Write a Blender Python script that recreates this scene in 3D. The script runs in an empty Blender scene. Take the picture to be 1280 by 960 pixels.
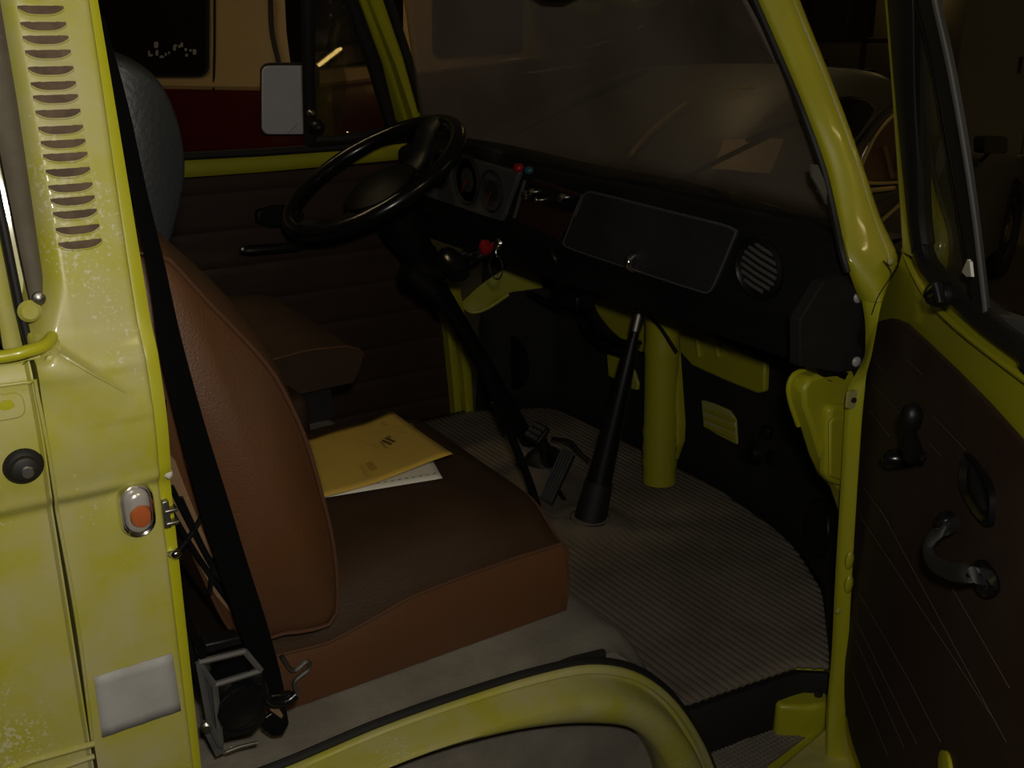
import bpy, bmesh, math, random
from mathutils import Vector, Matrix
random.seed(4)
sc = bpy.context.scene
COL = sc.collection
PI = math.pi
V = Vector
# ------------------------------------------------------------------ camera (a hand-held compact, 1.55 m up)
FPX = 1300.0
PITCH = math.atan(450 / 1300); YAW = math.radians(56.8)
CAM = V((0, -.85, 1.55))
hx, hy = math.cos(YAW), math.sin(YAW)
FW = V((math.cos(PITCH) * hx, math.cos(PITCH) * hy, -math.sin(PITCH)))
RT = V((hy, -hx, 0)); UP = RT.cross(FW)
def ray(px, py): return FW + RT * ((px - 640) / FPX) - UP * ((py - 480) / FPX)
def P(px, py, ax, v):
    """measured photo point -> place on the plane ax = v"""
    k = 'xyz'.index(ax); D = ray(px, py)
    return CAM + D * ((v - CAM[k]) / D[k])
def PP(px, py, Q, N):
    D = ray(px, py); Q = V(Q); N = V(N)
    return CAM + D * ((Q - CAM).dot(N) / D.dot(N))
# ------------------------------------------------------------------ materials
def mat(name, col, rough=.5, metal=0, coat=0, dirt=None, dirt_amt=.5, dirt_scale=6, bump=0, bscale=80, spec=.5,
        emit=0, ecol=None, alpha=1, sheen=0, dist=.002, speck=None):
    m = bpy.data.materials.new(name); m.use_nodes = True
    nt = m.node_tree; N = nt.nodes; L = nt.links
    b = N['Principled BSDF']
    b.inputs['Base Color'].default_value = (*col, 1)
    b.inputs['Roughness'].default_value = rough
    b.inputs['Metallic'].default_value = metal
    b.inputs['Specular IOR Level'].default_value = spec
    b.inputs['Coat Weight'].default_value = coat
    b.inputs['Coat Roughness'].default_value = .08
    if sheen: b.inputs['Sheen Weight'].default_value = sheen
    if emit:
        b.inputs['Emission Color'].default_value = (*(ecol or col), 1)
        b.inputs['Emission Strength'].default_value = emit
    tc = N.new('ShaderNodeTexCoord')
    if dirt:
        n = N.new('ShaderNodeTexNoise'); n.inputs['Scale'].default_value = dirt_scale
        n.inputs['Detail'].default_value = 8; n.inputs['Roughness'].default_value = .65
        L.new(tc.outputs['Object'], n.inputs['Vector'])
        r = N.new('ShaderNodeMapRange'); r.inputs['From Min'].default_value = .38; r.inputs['From Max'].default_value = .68
        r.inputs['To Max'].default_value = dirt_amt
        L.new(n.outputs['Fac'], r.inputs['Value'])
        mx = N.new('ShaderNodeMix'); mx.data_type = 'RGBA'
        mx.inputs['A'].default_value = (*col, 1); mx.inputs['B'].default_value = (*dirt, 1)
        L.new(r.outputs['Result'], mx.inputs['Factor']); L.new(mx.outputs['Result'], b.inputs['Base Color'])
        r2 = N.new('ShaderNodeMapRange'); r2.inputs['To Min'].default_value = rough * .8; r2.inputs['To Max'].default_value = min(1, rough * 1.9)
        L.new(n.outputs['Fac'], r2.inputs['Value']); L.new(r2.outputs['Result'], b.inputs['Roughness'])
    if speck:
        n4 = N.new('ShaderNodeTexNoise'); n4.inputs['Scale'].default_value = 300; n4.inputs['Detail'].default_value = 3
        L.new(tc.outputs['Object'], n4.inputs['Vector'])
        n5 = N.new('ShaderNodeTexNoise'); n5.inputs['Scale'].default_value = 9; L.new(tc.outputs['Object'], n5.inputs['Vector'])
        ad = N.new('ShaderNodeMath'); ad.operation = 'MULTIPLY'; L.new(n4.outputs['Fac'], ad.inputs[0]); L.new(n5.outputs['Fac'], ad.inputs[1])
        r4 = N.new('ShaderNodeMapRange'); r4.inputs['From Min'].default_value = .375; r4.inputs['From Max'].default_value = .44; r4.inputs['To Max'].default_value = .8
        L.new(ad.outputs[0], r4.inputs['Value'])
        m4 = N.new('ShaderNodeMix'); m4.data_type = 'RGBA'; m4.inputs['B'].default_value = (*speck, 1)
        L.new(r4.outputs['Result'], m4.inputs['Factor']); L.new(mx.outputs['Result'], m4.inputs['A']); L.new(m4.outputs['Result'], b.inputs['Base Color'])
    if bump:
        n2 = N.new('ShaderNodeTexNoise'); n2.inputs['Scale'].default_value = bscale; n2.inputs['Detail'].default_value = 4
        L.new(tc.outputs['Object'], n2.inputs['Vector'])
        bp = N.new('ShaderNodeBump'); bp.inputs['Strength'].default_value = bump; bp.inputs['Distance'].default_value = dist
        L.new(n2.outputs['Fac'], bp.inputs['Height']); L.new(bp.outputs['Normal'], b.inputs['Normal'])
    return m
def glass(name, tint, haze, hazecol, gl=.5, rough=.02):
    """a pane with dust on it: see-through, faintly reflecting, a thin scattering film"""
    m = bpy.data.materials.new(name); m.use_nodes = True
    nt = m.node_tree; N = nt.nodes; L = nt.links
    for n in list(N):
        if n.type != 'OUTPUT_MATERIAL': N.remove(n)
    out = [n for n in N if n.type == 'OUTPUT_MATERIAL'][0]
    tr = N.new('ShaderNodeBsdfTransparent'); tr.inputs['Color'].default_value = (*tint, 1)
    df = N.new('ShaderNodeBsdfDiffuse'); df.inputs['Color'].default_value = (*hazecol, 1)
    g = N.new('ShaderNodeBsdfGlossy'); g.inputs['Roughness'].default_value = rough
    tc = N.new('ShaderNodeTexCoord'); no = N.new('ShaderNodeTexNoise'); no.inputs['Scale'].default_value = 3.5; no.inputs['Detail'].default_value = 6
    L.new(tc.outputs['Object'], no.inputs['Vector'])
    mr = N.new('ShaderNodeMapRange'); mr.inputs['From Min'].default_value = .3; mr.inputs['From Max'].default_value = .7
    mr.inputs['To Min'].default_value = haze * .6; mr.inputs['To Max'].default_value = haze * 1.4
    L.new(no.outputs['Fac'], mr.inputs['Value'])
    m1 = N.new('ShaderNodeMixShader'); L.new(mr.outputs['Result'], m1.inputs[0]); L.new(tr.outputs[0], m1.inputs[1]); L.new(df.outputs[0], m1.inputs[2])
    fr = N.new('ShaderNodeFresnel'); fr.inputs['IOR'].default_value = 1.45
    mu = N.new('ShaderNodeMath'); mu.operation = 'MULTIPLY'; mu.inputs[1].default_value = gl; L.new(fr.outputs[0], mu.inputs[0])
    m2 = N.new('ShaderNodeMixShader'); L.new(mu.outputs[0], m2.inputs[0]); L.new(m1.outputs[0], m2.inputs[1]); L.new(g.outputs[0], m2.inputs[2])
    L.new(m2.outputs[0], out.inputs['Surface'])
    return m
LIME = (.42, .415, .012)
M = dict(
 lime_dusty=mat('lime paint dusty', (.40, .385, .04), .32, coat=.3, speck=(.55, .53, .34), dirt=(.44, .41, .21), dirt_amt=.85, dirt_scale=14, bump=.05, bscale=200),
 lime=mat('lime paint', LIME, .25, coat=.5, dirt=(.40, .38, .06), dirt_amt=.35, dirt_scale=9),
 lime_in=mat('lime paint inside', (.40, .39, .01), .35, coat=.3, dirt=(.3, .28, .05), dirt_amt=.3),
 blk=mat('black plastic', (.0065, .0065, .0065), .42, spec=.3, bump=.15, bscale=300),
 blk_soft=mat('black padded vinyl', (.0045, .0045, .005), .5, spec=.3, bump=.3, bscale=260, dirt=(.010, .0095, .008), dirt_amt=.5),
 blk_gloss=mat('black enamel', (.006, .006, .007), .22),
 rubber=mat('black rubber', (.009, .0085, .008), .6),
 headrest=mat('charcoal vinyl', (.017, .020, .022), .42, bump=.25, bscale=180),
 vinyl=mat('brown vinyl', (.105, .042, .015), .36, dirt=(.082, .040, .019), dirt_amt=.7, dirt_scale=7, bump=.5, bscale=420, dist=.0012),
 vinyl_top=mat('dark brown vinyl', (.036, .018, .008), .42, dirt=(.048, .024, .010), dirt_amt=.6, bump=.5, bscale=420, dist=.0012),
 piping=mat('brown piping', (.085, .040, .022), .35),
 crease=mat('worn card crease', (.10, .075, .058), .5),
 frame_dirty=mat('dusty dark frame', (.10, .085, .055), .6, dirt=(.06, .05, .03), dirt_amt=.8, dirt_scale=14),
 trim_dark=mat('worn dark trim', (.09, .09, .088), .4),
 slat=mat('grey vent slat', (.085, .08, .075), .5),
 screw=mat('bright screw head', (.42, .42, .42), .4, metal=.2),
 hub=mat('black horn pad', (.005, .005, .005), .5, spec=.15),
 card=mat('brown door card', (.030, .012, .005), .5, dirt=(.045, .024, .016), dirt_amt=.5, dirt_scale=5, bump=.2, bscale=220),
 carpet=mat('grey felt carpet', (.17, .155, .125), 1, dirt=(.27, .245, .20), dirt_amt=.8, dirt_scale=11, bump=.7, bscale=500),
 mat=mat('dusty ribbed rubber', (.135, .11, .083), .85, dirt=(.215, .18, .14), dirt_amt=.8, dirt_scale=5, bump=.2, bscale=150),
 felt=mat('black felt card', (.006, .0055, .005), .8, dirt=(.018, .016, .013), dirt_amt=.4),
 webbing=mat('black seat belt webbing', (.002, .002, .0025), .95, spec=.1, bump=.3, bscale=700),
 chrome=mat('chrome', (.75, .74, .72), .12, metal=1),
 steel=mat('dull steel', (.32, .31, .29), .4, metal=1),
 grey=mat('grey painted steel', (.09, .095, .10), .4, metal=.3, dirt=(.17, .15, .12), dirt_amt=.5, dirt_scale=30),
 grey_face=mat('dark grey instrument face', (.07, .067, .065), .5, bump=.1),
 glove=mat('charcoal lid', (.018, .019, .020), .42, bump=.25, bscale=200, dirt=(.03, .029, .027), dirt_amt=.5),
 tape=mat('silver reflective tape', (.40, .40, .39), .45, dirt=(.29, .285, .26), dirt_amt=.8, dirt_scale=18),
 amber=mat('amber lens', (.40, .10, .03), .18, coat=1, bump=.5, bscale=90),
 white_lens=mat('silvered reflector', (.75, .72, .68), .2, metal=.6),
 paper=mat('manila paper', (.52, .34, .05), .75, dirt=(.43, .29, .05), dirt_amt=.6, dirt_scale=9),
 white=mat('white paper', (.62, .60, .53), .8),
 ink=mat('brown ink', (.07, .035, .01), .8),
 fink=mat('faint ink', (.36, .22, .03), .8),
 red=mat('red plastic', (.30, .01, .015), .35), blue=mat('blue plastic', (.02, .10, .14), .35),
 wood=mat('brown fascia', (.035, .013, .006), .3, dirt=(.025, .01, .006), dirt_amt=.6, dirt_scale=12),
 tan=mat('tan hessian', (.20, .12, .06), .9, bump=.5, bscale=400),
 mirror=mat('mirror glass', (.62, .64, .72), .35, metal=.3, dirt=(.52, .54, .60), dirt_amt=.5, dirt_scale=9),
 dark=mat('dark void', (.01, .008, .006), .8),
 louver_in=mat('brown dust inside louver', (.075, .05, .028), .9, dirt=(.16, .11, .07), dirt_amt=.8, dirt_scale=60),
 tyre=mat('dusty tyre', (.13, .12, .115), .8, dirt=(.17, .16, .15), dirt_amt=.7, bump=.2),
 tyre_blk=mat('black tyre', (.012, .011, .01), .7),
 cream=mat('cream bus paint', (.62, .44, .22), .35, dirt=(.56, .40, .21), dirt_amt=.5, dirt_scale=2),
 maroon=mat('maroon bus paint', (.085, .004, .003), .3, coat=.4),
 brownbus=mat('brown bus paint', (.14, .075, .05), .35),
 busglass=mat('dark bus window', (.012, .009, .007), .015, spec=.6),
 sticker=mat('pale window lettering', (.45, .43, .42), .6),
 carpaint=mat('dark olive car paint', (.075, .072, .055), .42, spec=.3),
 carglass=mat('car window', (.012, .010, .008), .08, spec=.7),
 amberglass=mat('brown car interior through glass', (.10, .048, .016), .25, spec=.6),
 seatcar=mat('tan car seat', (.13, .07, .03), .6),
 brass=mat('warm chrome trim', (.85, .66, .30), .4, metal=.45),
 reflection=mat('pale car reflection', (.90, .72, .55), .6),  # a reflection painted as a pale surface colour
 concrete=mat('garage concrete floor', (.13, .10, .06), .7, dirt=(.08, .06, .04), dirt_amt=.8, dirt_scale=1.5, bump=.2, bscale=30),
 wall=mat('garage wall', (.17, .145, .115), .9, dirt=(.13, .11, .085), dirt_amt=.6, dirt_scale=.8),
 locker=mat('grey green lockers', (.30, .27, .20), .5, dirt=(.24, .21, .16), dirt_amt=.6, dirt_scale=1.2),
 shelfdark=mat('dark shelf', (.02, .015, .012), .7), orange=mat('dull orange box', (.08, .02, .008), .6),
 tube_dim=mat('dim fluorescent tube', (1, .8, .35), .4, emit=20, ecol=(1, .72, .25)),
 tube=mat('lit fluorescent tube', (1, .8, .45), .4, emit=75, ecol=(1, .78, .42)),
 windscreen=glass('dusty windscreen', (.82, .78, .70), .29, (.42, .36, .29), .30),
 sideglass=glass('dusty side glass', (.80, .77, .70), .06, (.30, .26, .19), .6),
 doorglass=glass('dusty reflecting quarter light', (.70, .70, .58), .32, (.21, .19, .09), .7),  # haze colour holds dust and a painted olive reflection
)
# ------------------------------------------------------------------ mesh helpers
class MB:
    def __init__(s): s.v = []; s.f = []
    def grid(s, rows, cu=False, cv=False, caps=False):
        """rows of points; cv closes each row, cu closes the rows"""
        b = len(s.v); nu = len(rows); nv = len(rows[0])
        for r in rows: s.v += [tuple(p) for p in r]
        for i in range(nu if cu else nu - 1):
            for j in range(nv if cv else nv - 1):
                a = b + i * nv + j; c = b + i * nv + (j + 1) % nv
                d = b + ((i + 1) % nu) * nv + (j + 1) % nv; e = b + ((i + 1) % nu) * nv + j
                s.f.append((a, c, d, e))
        if caps:
            s.f.append(tuple(b + j for j in range(nv))[::-1]); s.f.append(tuple(b + (nu - 1) * nv + j for j in range(nv)))
        return s
    def tube(s, pts, r, seg=10, closed=False, flat=None):
        pts = [V(p) for p in pts]; n = len(pts); rows = []
        rr = r if isinstance(r, (list, tuple)) else [r] * n
        prev = None
        for i, p in enumerate(pts):
            t = (pts[(i + 1) % n] - pts[i - 1]) if closed else (pts[min(i + 1, n - 1)] - pts[max(i - 1, 0)])
            t.normalize()
            if prev is None:
                a = V((0, 0, 1)) if abs(t.z) < .9 else V((1, 0, 0)); u = t.cross(a).normalized()
            else: u = (prev - t * prev.dot(t)).normalized()
            prev = u; w = t.cross(u)
            rows.append([p + (u * math.cos(2 * PI * k / seg) + w * math.sin(2 * PI * k / seg)) * rr[i] for k in range(seg)])
        return s.grid(rows, cu=closed, cv=True, caps=not closed)
    def prism(s, poly, off):
        b = len(s.v); n = len(poly); off = V(off)
        s.v += [tuple(V(p)) for p in poly] + [tuple(V(p) + off) for p in poly]
        s.f.append(tuple(range(b, b + n))); s.f.append(tuple(range(b + 2 * n - 1, b + n - 1, -1)))
        for i in range(n): s.f.append((b + i, b + n + i, b + n + (i + 1) % n, b + (i + 1) % n))
        return s
    def box(s, c, sz, rot=None):
        c = V(c); X, Y, Z = sz[0] / 2, sz[1] / 2, sz[2] / 2; R = rot or Matrix.Identity(3)
        q = [c + R @ V((x, y, z)) for z in (-Z, Z) for x, y in ((-X, -Y), (X, -Y), (X, Y), (-X, Y))]
        b = len(s.v); s.v += [tuple(p) for p in q]
        for f in ((3, 2, 1, 0), (4, 5, 6, 7), (0, 1, 5, 4), (1, 2, 6, 5), (2, 3, 7, 6), (3, 0, 4, 7)): s.f.append(tuple(b + i for i in f))
        return s
    def lathe(s, prof, o, ax, seg=24, caps=True):
        """prof: (radius, height along ax)"""
        o = V(o); ax = V(ax).normalized(); a = V((0, 0, 1)) if abs(ax.z) < .9 else V((1, 0, 0))
        u = ax.cross(a).normalized(); w = ax.cross(u)
        rows = [[o + ax * h + (u * math.cos(2 * PI * k / seg) + w * math.sin(2 * PI * k / seg)) * max(r, 1e-4) for k in range(seg)] for r, h in prof]
        return s.grid(rows, cv=True, caps=caps)
    def strip(s, Ls, Rs, n, bulge=.01, thick=.03, k=8, pw=.6):
        """a pressed or rounded member between two edge curves, rounded towards n, with real depth"""
        rows = []; n = V(n)
        for a, b in zip(Ls, Rs):
            a = V(a); b = V(b)
            r = [a.lerp(b, j / k) + n * (bulge * math.sin(PI * j / k) ** pw if 0 < j < k else 0) for j in range(k + 1)]
            r += [b.lerp(a, j / 2) - n * thick for j in range(3)]
            rows.append(r)
        return s.grid(rows, cv=True, caps=True)
    def ball(s, c, r, seg=14, sc_=(1, 1, 1)):
        c = V(c); rows = []
        for i in range(1, seg):
            t = PI * i / seg
            rows.append([c + V((r * sc_[0] * math.sin(t) * math.cos(2 * PI * k / seg), r * sc_[1] * math.sin(t) * math.sin(2 * PI * k / seg), r * sc_[2] * math.cos(t))) for k in range(seg)])
        return s.grid(rows, cv=True, caps=True)
    def build(s, name, m, parent=None, bevel=0, sub=0, smooth=True, ang=40, bseg=2, label=None, stuff=False, extra=None):
        me = bpy.data.meshes.new(name); me.from_pydata(s.v, [], s.f); me.validate()
        bm = bmesh.new(); bm.from_mesh(me); bmesh.ops.recalc_face_normals(bm, faces=bm.faces); bm.to_mesh(me); bm.free()
        ms = m if isinstance(m, (list, tuple)) else [m]
        for q in ms: me.materials.append(M[q])
        if smooth:
            me.polygons.foreach_set('use_smooth', [True] * len(me.polygons)); me.set_sharp_from_angle(angle=math.radians(ang))
        o = bpy.data.objects.new(name, me); COL.objects.link(o)
        if parent: o.parent = parent; o.matrix_parent_inverse = Matrix.Translation(-V(parent_loc(parent)))
        if bevel:
            b = o.modifiers.new('bevel', 'BEVEL'); b.width = bevel; b.segments = bseg; b.limit_method = 'ANGLE'; b.angle_limit = math.radians(35)
            b.harden_normals = False
        if sub: d = o.modifiers.new('sub', 'SUBSURF'); d.levels = d.render_levels = sub
        if label: o['label'] = label
        if stuff: o['kind'] = 'stuff'
        return o
def parent_loc(p):
    return p.location if p.type == 'EMPTY' else V((0, 0, 0))
def thing(name, label, cat, loc, group=None):
    o = bpy.data.objects.new(name, None); COL.objects.link(o); o.location = loc; o.empty_display_size = .05
    o['label'] = label; o['category'] = cat
    if group: o['group'] = group
    return o
def tag(o, label, cat, group=None):
    o['label'] = label; o['category'] = cat
    if group: o['group'] = group
    return o
def struct(o): o['kind'] = 'structure'; return o
def crv(pts, n=24):
    """smooth curve through points (Catmull-Rom), n samples"""
    pts = [V(p) for p in pts]; q = [pts[0] * 2 - pts[1]] + pts + [pts[-1] * 2 - pts[-2]]
    L = [(pts[i + 1] - pts[i]).length for i in range(len(pts) - 1)]; T = sum(L); out = []
    for k in range(n):
        d = T * k / (n - 1); i = 0
        while i < len(L) - 1 and d > L[i]: d -= L[i]; i += 1
        t = min(1, d / L[i] if L[i] else 0); a, b, c, e = q[i], q[i + 1], q[i + 2], q[i + 3]
        out.append(.5 * ((2 * b) + (c - a) * t + (2 * a - 5 * b + 4 * c - e) * t * t + (3 * b - a - 3 * c + e) * t ** 3))
    return out
def crvu(pts, n=6):
    """smooth curve with the same number of samples between every two points"""
    pts = [V(p) for p in pts]; q = [pts[0] * 2 - pts[1]] + pts + [pts[-1] * 2 - pts[-2]]; out = []
    for i in range(len(pts) - 1):
        a, b, c, e = q[i:i + 4]
        for k in range(n + (1 if i == len(pts) - 2 else 0)):
            t = k / n; out.append(.5 * ((2 * b) + (c - a) * t + (2 * a - 5 * b + 4 * c - e) * t * t + (3 * b - a - 3 * c + e) * t ** 3))
    return out
def interp(tab, x):
    if x <= tab[0][0]: return tab[0][1]
    for (a, b), (c, d) in zip(tab, tab[1:]):
        if x <= c: return b + (d - b) * (x - a) / (c - a)
    return tab[-1][1]
def roofed(pts, up=True):
    """carry a member on from its topmost point to the roof line"""
    a = pts[0]; d = (pts[0] - pts[4]); d = d * ((1.93 - a.z) / max(d.z, 1e-3))
    return [a + d * .999, a + d * .5] + list(pts)
def sstep(a, b, x):
    t = max(0, min(1, (x - a) / (b - a))); return t * t * (3 - 2 * t)
def rrect(cx, cy, w, h, r, n=5):
    out = []
    for sx, sy, a0 in ((1, 1, 0), (-1, 1, PI / 2), (-1, -1, PI), (1, -1, 3 * PI / 2)):
        for k in range(n + 1):
            a = a0 + PI / 2 * k / n; out.append((cx + sx * (w / 2 - r) + r * math.cos(a), cy + sy * (h / 2 - r) + r * math.sin(a)))
    return out

# ================================================================== THE VAN
van = thing('van', 'lime green camper van with its passenger door open, seen into the cab', 'van', (0.6, .85, 0))
def sideY(x, z):
    """outer skin of the body side: y for a height"""
    y = 0.0
    y += .008 * (1 - sstep(1.172, 1.184, z))            # lower body sits just inside the belt swage
    y -= .005 * math.sin(PI * max(0, min(1, (z - 1.19) / .09)))
    if z > 1.285: y += .19 * (z - 1.285) + .008 * sstep(1.285, 1.32, z)
    return y
# --- pillar behind the door opening
zs = [.30 + i * .012 for i in range(70)]; zs = [z for z in zs if z < 1.14] + [1.14 + i * .003 for i in range(75)] + [1.37 + i * .012 for i in range(46)]
def pillar_pt(x, z):
    y = sideY(x, z)
    # pressed diagonal ridge running down from the window ledge
    a = V((.127, 1.306)); b = V((.178, 1.262)); q = V((x, z)); ab = b - a
    t = max(0, min(1, (q - a).dot(ab) / ab.dot(ab))); dd = (q - (a + ab * t)); side = ab.x * dd.y - ab.y * dd.x
    dl = dd.length
    if z > 1.24:
        w = (1 - t) * .010 + .0015
        y -= w * (1 - sstep(0, .0045, dl)) if side > 0 else w * (1 - sstep(0, .05, dl))
    edge = .112 + .018 * sstep(1.29, 1.36, z)
    if x < edge + .014: y += (edge + .014 - x) ** 2 * (60 if z > 1.3 else 8)
    if z > 1.3 and x < .145: y += (.145 - x) * .5 * sstep(1.3, 1.42, z)
    return V((x, y, z))
rows = []
for z in zs:
    xr = .192 + .004 * sstep(1.30, 1.6, z); xl = .112
    r = [pillar_pt(xl + (xr - xl) * j / 44, z) for j in range(45)]
    e = r[-1]
    for k in range(1, 5):
        a = PI / 2 * k / 4; r.append(e + V((.004 * math.sin(a), .004 * (1 - math.cos(a)), 0)))
    r.append(r[-1] + V((0, .025, 0))); r.append(V((xl, r[-1].y + .01, z))); rows.append(r)
side = MB().grid(rows, cv=True, caps=True).build('side_pillar', 'lime_dusty', van, ang=60)
# inner flange of the door opening, just behind the skin
Ls = [V((.1958, sideY(.19, z) + .0055, z)) for z in zs[::3]]; Rs = [V((.2045 + .003 * math.sin((z - .9) * 3), sideY(.19, z) + .007, z)) for z in zs[::3]]
MB().strip(Ls, Rs, (0, -1, 0), .0008, .05, 6).build('door_jamb', 'lime', van)
# louvers, one pressed slot each
for i in range(-3, 17):
    t = i / 16
    z = 1.560 + (1.384 - 1.560) * t; xc = .1625 - .001 * t; w = .0165; hgt = .0040
    z -= .0008 * math.sin(i * 1.7)
    base = lambda x, z_: V((x, pillar_pt(x, z_).y, z_))
    n = 15; top = []; bot = []
    for k in range(n):
        u = -1 + 2 * k / (n - 1); x = xc + w * u
        top.append(base(x, z + hgt * .95 - .0006 * u * u)); bot.append(base(x, z - hgt * (1 - abs(u) ** 3.2) * 1.05 + .0006))
    lo = MB(); out = V((0, -1, 0))
    hood = []
    for k in range(n):
        u = -1 + 2 * k / (n - 1); hh = .0012 * (1 - u * u * .8)
        tp = top[k] + V((0, 0, .0035)); md = top[k] + out * hh + V((0, 0, .0012)); lp = top[k] + out * hh * 1.15 - V((0, 0, .0004))
        hood.append([tp + V((0, .001, 0)), tp + out * .0002, md, lp, lp + V((0, hh, .0012)), tp + V((0, .003, 0))])
    lo.grid(hood, cv=True, caps=True)
    louver = lo.build('louver', 'lime_dusty', side)
    # lower lip and the dusty cavity behind it
    MB().tube([p + out * .0009 for p in bot], .0008, 6).build('louver_lip', 'lime_dusty', side)
    cav = MB(); cav.prism([p + out * .0010 for p in top] + [p + out * .0010 for p in reversed(bot)], (0, .002, 0)).build('louver_slot', 'louver_in', side, smooth=False, label='dusty brown slot under a louver')
MB().tube([V((.130 + .047 * k / 12, pillar_pt(.130 + .047 * k / 12, 1.3045 - .042 * k / 12).y + .0006, 1.3045 - .042 * k / 12)) for k in range(13)], [.0006] + [.0022 - .0012 * k / 12 for k in range(1, 12)] + [.0004], 8).build('pressed_ridge', 'lime_dusty', side)
# crease highlight line is the swage itself; marker lamp
def onside(px, py): 
    p = P(px, py, 'y', 0.006); return p
mk = onside(170, 635)
def capsule(cx, cz, w, h, n=10):
    out = []
    r = w / 2
    for k in range(n + 1): a = PI * k / n; out.append((cx + r * math.cos(a), cz + h / 2 - r + r * math.sin(a)))
    for k in range(n + 1): a = PI + PI * k / n; out.append((cx + r * math.cos(a), cz - h / 2 + r + r * math.sin(a)))
    return out
def caps_rows(sizes, cx, cz, y0):
    return [[V((x, y0 - dy, z)) for x, z in capsule(cx, cz, w, h)] for w, h, dy in sizes]
lamp = MB().grid(caps_rows([(.0300, .0500, -.002), (.0300, .0500, .004), (.0275, .0475, .0075), (.0235, .0435, .0065), (.0225, .0425, .003)], mk.x, mk.z, .006), cv=True, caps=True).build('side_marker_lamp', 'chrome', van, label='small oval chrome-rimmed side lamp')
MB().grid(caps_rows([(.0215, .041, .002), (.0205, .040, .0075), (.017, .036, .0105), (.010, .028, .012)], mk.x, mk.z, .006), cv=True, caps=True).build('clear_lens', 'white_lens', lamp)
MB().grid(caps_rows([(.0185, .023, .004), (.018, .0225, .011), (.014, .018, .0145), (.008, .010, .0155)], mk.x + .001, mk.z - .0035, .006), cv=True, caps=True).build('amber_lens', 'amber', lamp, label='amber lower lens')
# reflective tape
tp = [(118, 847), (166, 833), (216, 817), (226, 888), (176, 906), (128, 923)]
g = []
TL, TR, BR, BL = P(118, 847, 'y', .006), P(216, 817, 'y', .006), P(227, 889, 'y', .006), P(128, 923, 'y', .006)
for j in range(7):
    a = TL.lerp(BL, j / 6); b = TR.lerp(BR, j / 6); g.append([V((p.x, sideY(p.x, p.z) - .0012 - .0004 * math.sin(k * 2.1 + j), p.z)) for k, p in enumerate(a.lerp(b, i / 8) for i in range(9))])
tp_ = MB().grid(g).build('reflective_tape', 'tape', side, label='silver square of tape on the pillar')
tp_.modifiers.new('s', 'SOLIDIFY').thickness = .0008
# latch striker and bolt on the jamb
st = MB()
for dz, w in ((0, .010), (-.012, .008)):
    c = P(210, 642, 'y', .012); st.box(c + V((.002, 0, dz + .004)), (.012, .012, .0035))
st.box(P(206, 640, 'y', .014), (.006, .014, .026)); st.build('door_striker', 'steel', van, bevel=.001)
MB().lathe([(.003, -.004), (.0048, 0), (.0055, .003), (.004, .006), (.001, .008)], P(216, 692, 'y', .012), (.8, -.6, 0), 12).build('buffer_screw', 'chrome', van)
MB().lathe([(.002, 0), (.004, .001), (.0045, .004), (.002, .006)], P(207, 592, 'y', .012), (.7, -.7, 0), 12).build('jamb_plug', 'white', van)

# --- sliding door behind the pillar
rows = []
for z in [.30 + i * .02 for i in range(42)] + [1.14 + i * .004 for i in range(41)]:
    rows.append([V((x, sideY(x, z) + (.004 if x > .104 else 0) , z)) for x in [-.6, -.3, -.1, 0, .04, .06, .08, .09, .100, .104, .1075, .109]] + [V((.109, sideY(0, z) + .03, z)), V((-.6, sideY(0, z) + .03, z))])
sd = MB().grid(rows, cv=True, caps=True).build('sliding_door', 'lime_dusty', van)
rl = MB()
rpath = [P(-60, 484, 'y', 0), P(0, 482, 'y', 0), P(40, 478, 'y', 0), P(46, 492, 'y', 0), P(75, 650, 'y', 0), P(100, 790, 'y', 0), P(118, 930, 'y', 0)]
rpath = crv([V((p.x, 0, p.z)) for p in rpath], 60)
rl.tube([V((p.x, sideY(p.x, p.z) - .0005, p.z)) for p in rpath], .0016, 8).build('panel_ridge', 'lime_dusty', sd)
MB().tube([V((p.x, sideY(p.x, p.z) - .001, p.z)) for p in (P(-20, 975, 'y', .006), P(40, 952, 'y', .006), P(118, 930, 'y', .006))], .003, 8).build('bottom_bead', 'lime_dusty', sd)
MB().tube([V((p.x, sideY(p.x, p.z) - .001, p.z)) for p in (P(40, 975, 'y', .006), P(60, 966, 'y', .006), P(118, 946, 'y', .006))], .0025, 8).build('bottom_bead', 'lime_dusty', sd)
kc = P(28, 580, 'y', 0)
lk = MB().lathe([(.0155, 0), (.0155, .004), (.0135, .008), (.0105, .010), (.0095, .014), (.0075, .015)], kc, (0, -1, 0), 28).build('lock_housing', 'rubber', sd, label='round black lock button')
MB().lathe([(.0052, .012), (.0052, .0165), (.004, .0175)], kc + V((.001, 0, -.0015)), (0, -1, 0), 20).build('key_cylinder', 'steel', sd)
em = P(4, 508, 'y', 0)
MB().prism([V((x, sideY(x, z) + .001, z)) for x, z in rrect(em.x, em.z, .030, .020, .007)], (0, -.003, 0)).build('blanking_plate', 'lime_dusty', sd, bevel=.001)
MB().lathe([(.006, 0), (.006, .0012), (.003, .0016)], em + V((.002, -.0025, 0)), (0, -1, 0), 16).build('plate_stud', 'lime', sd)
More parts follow.
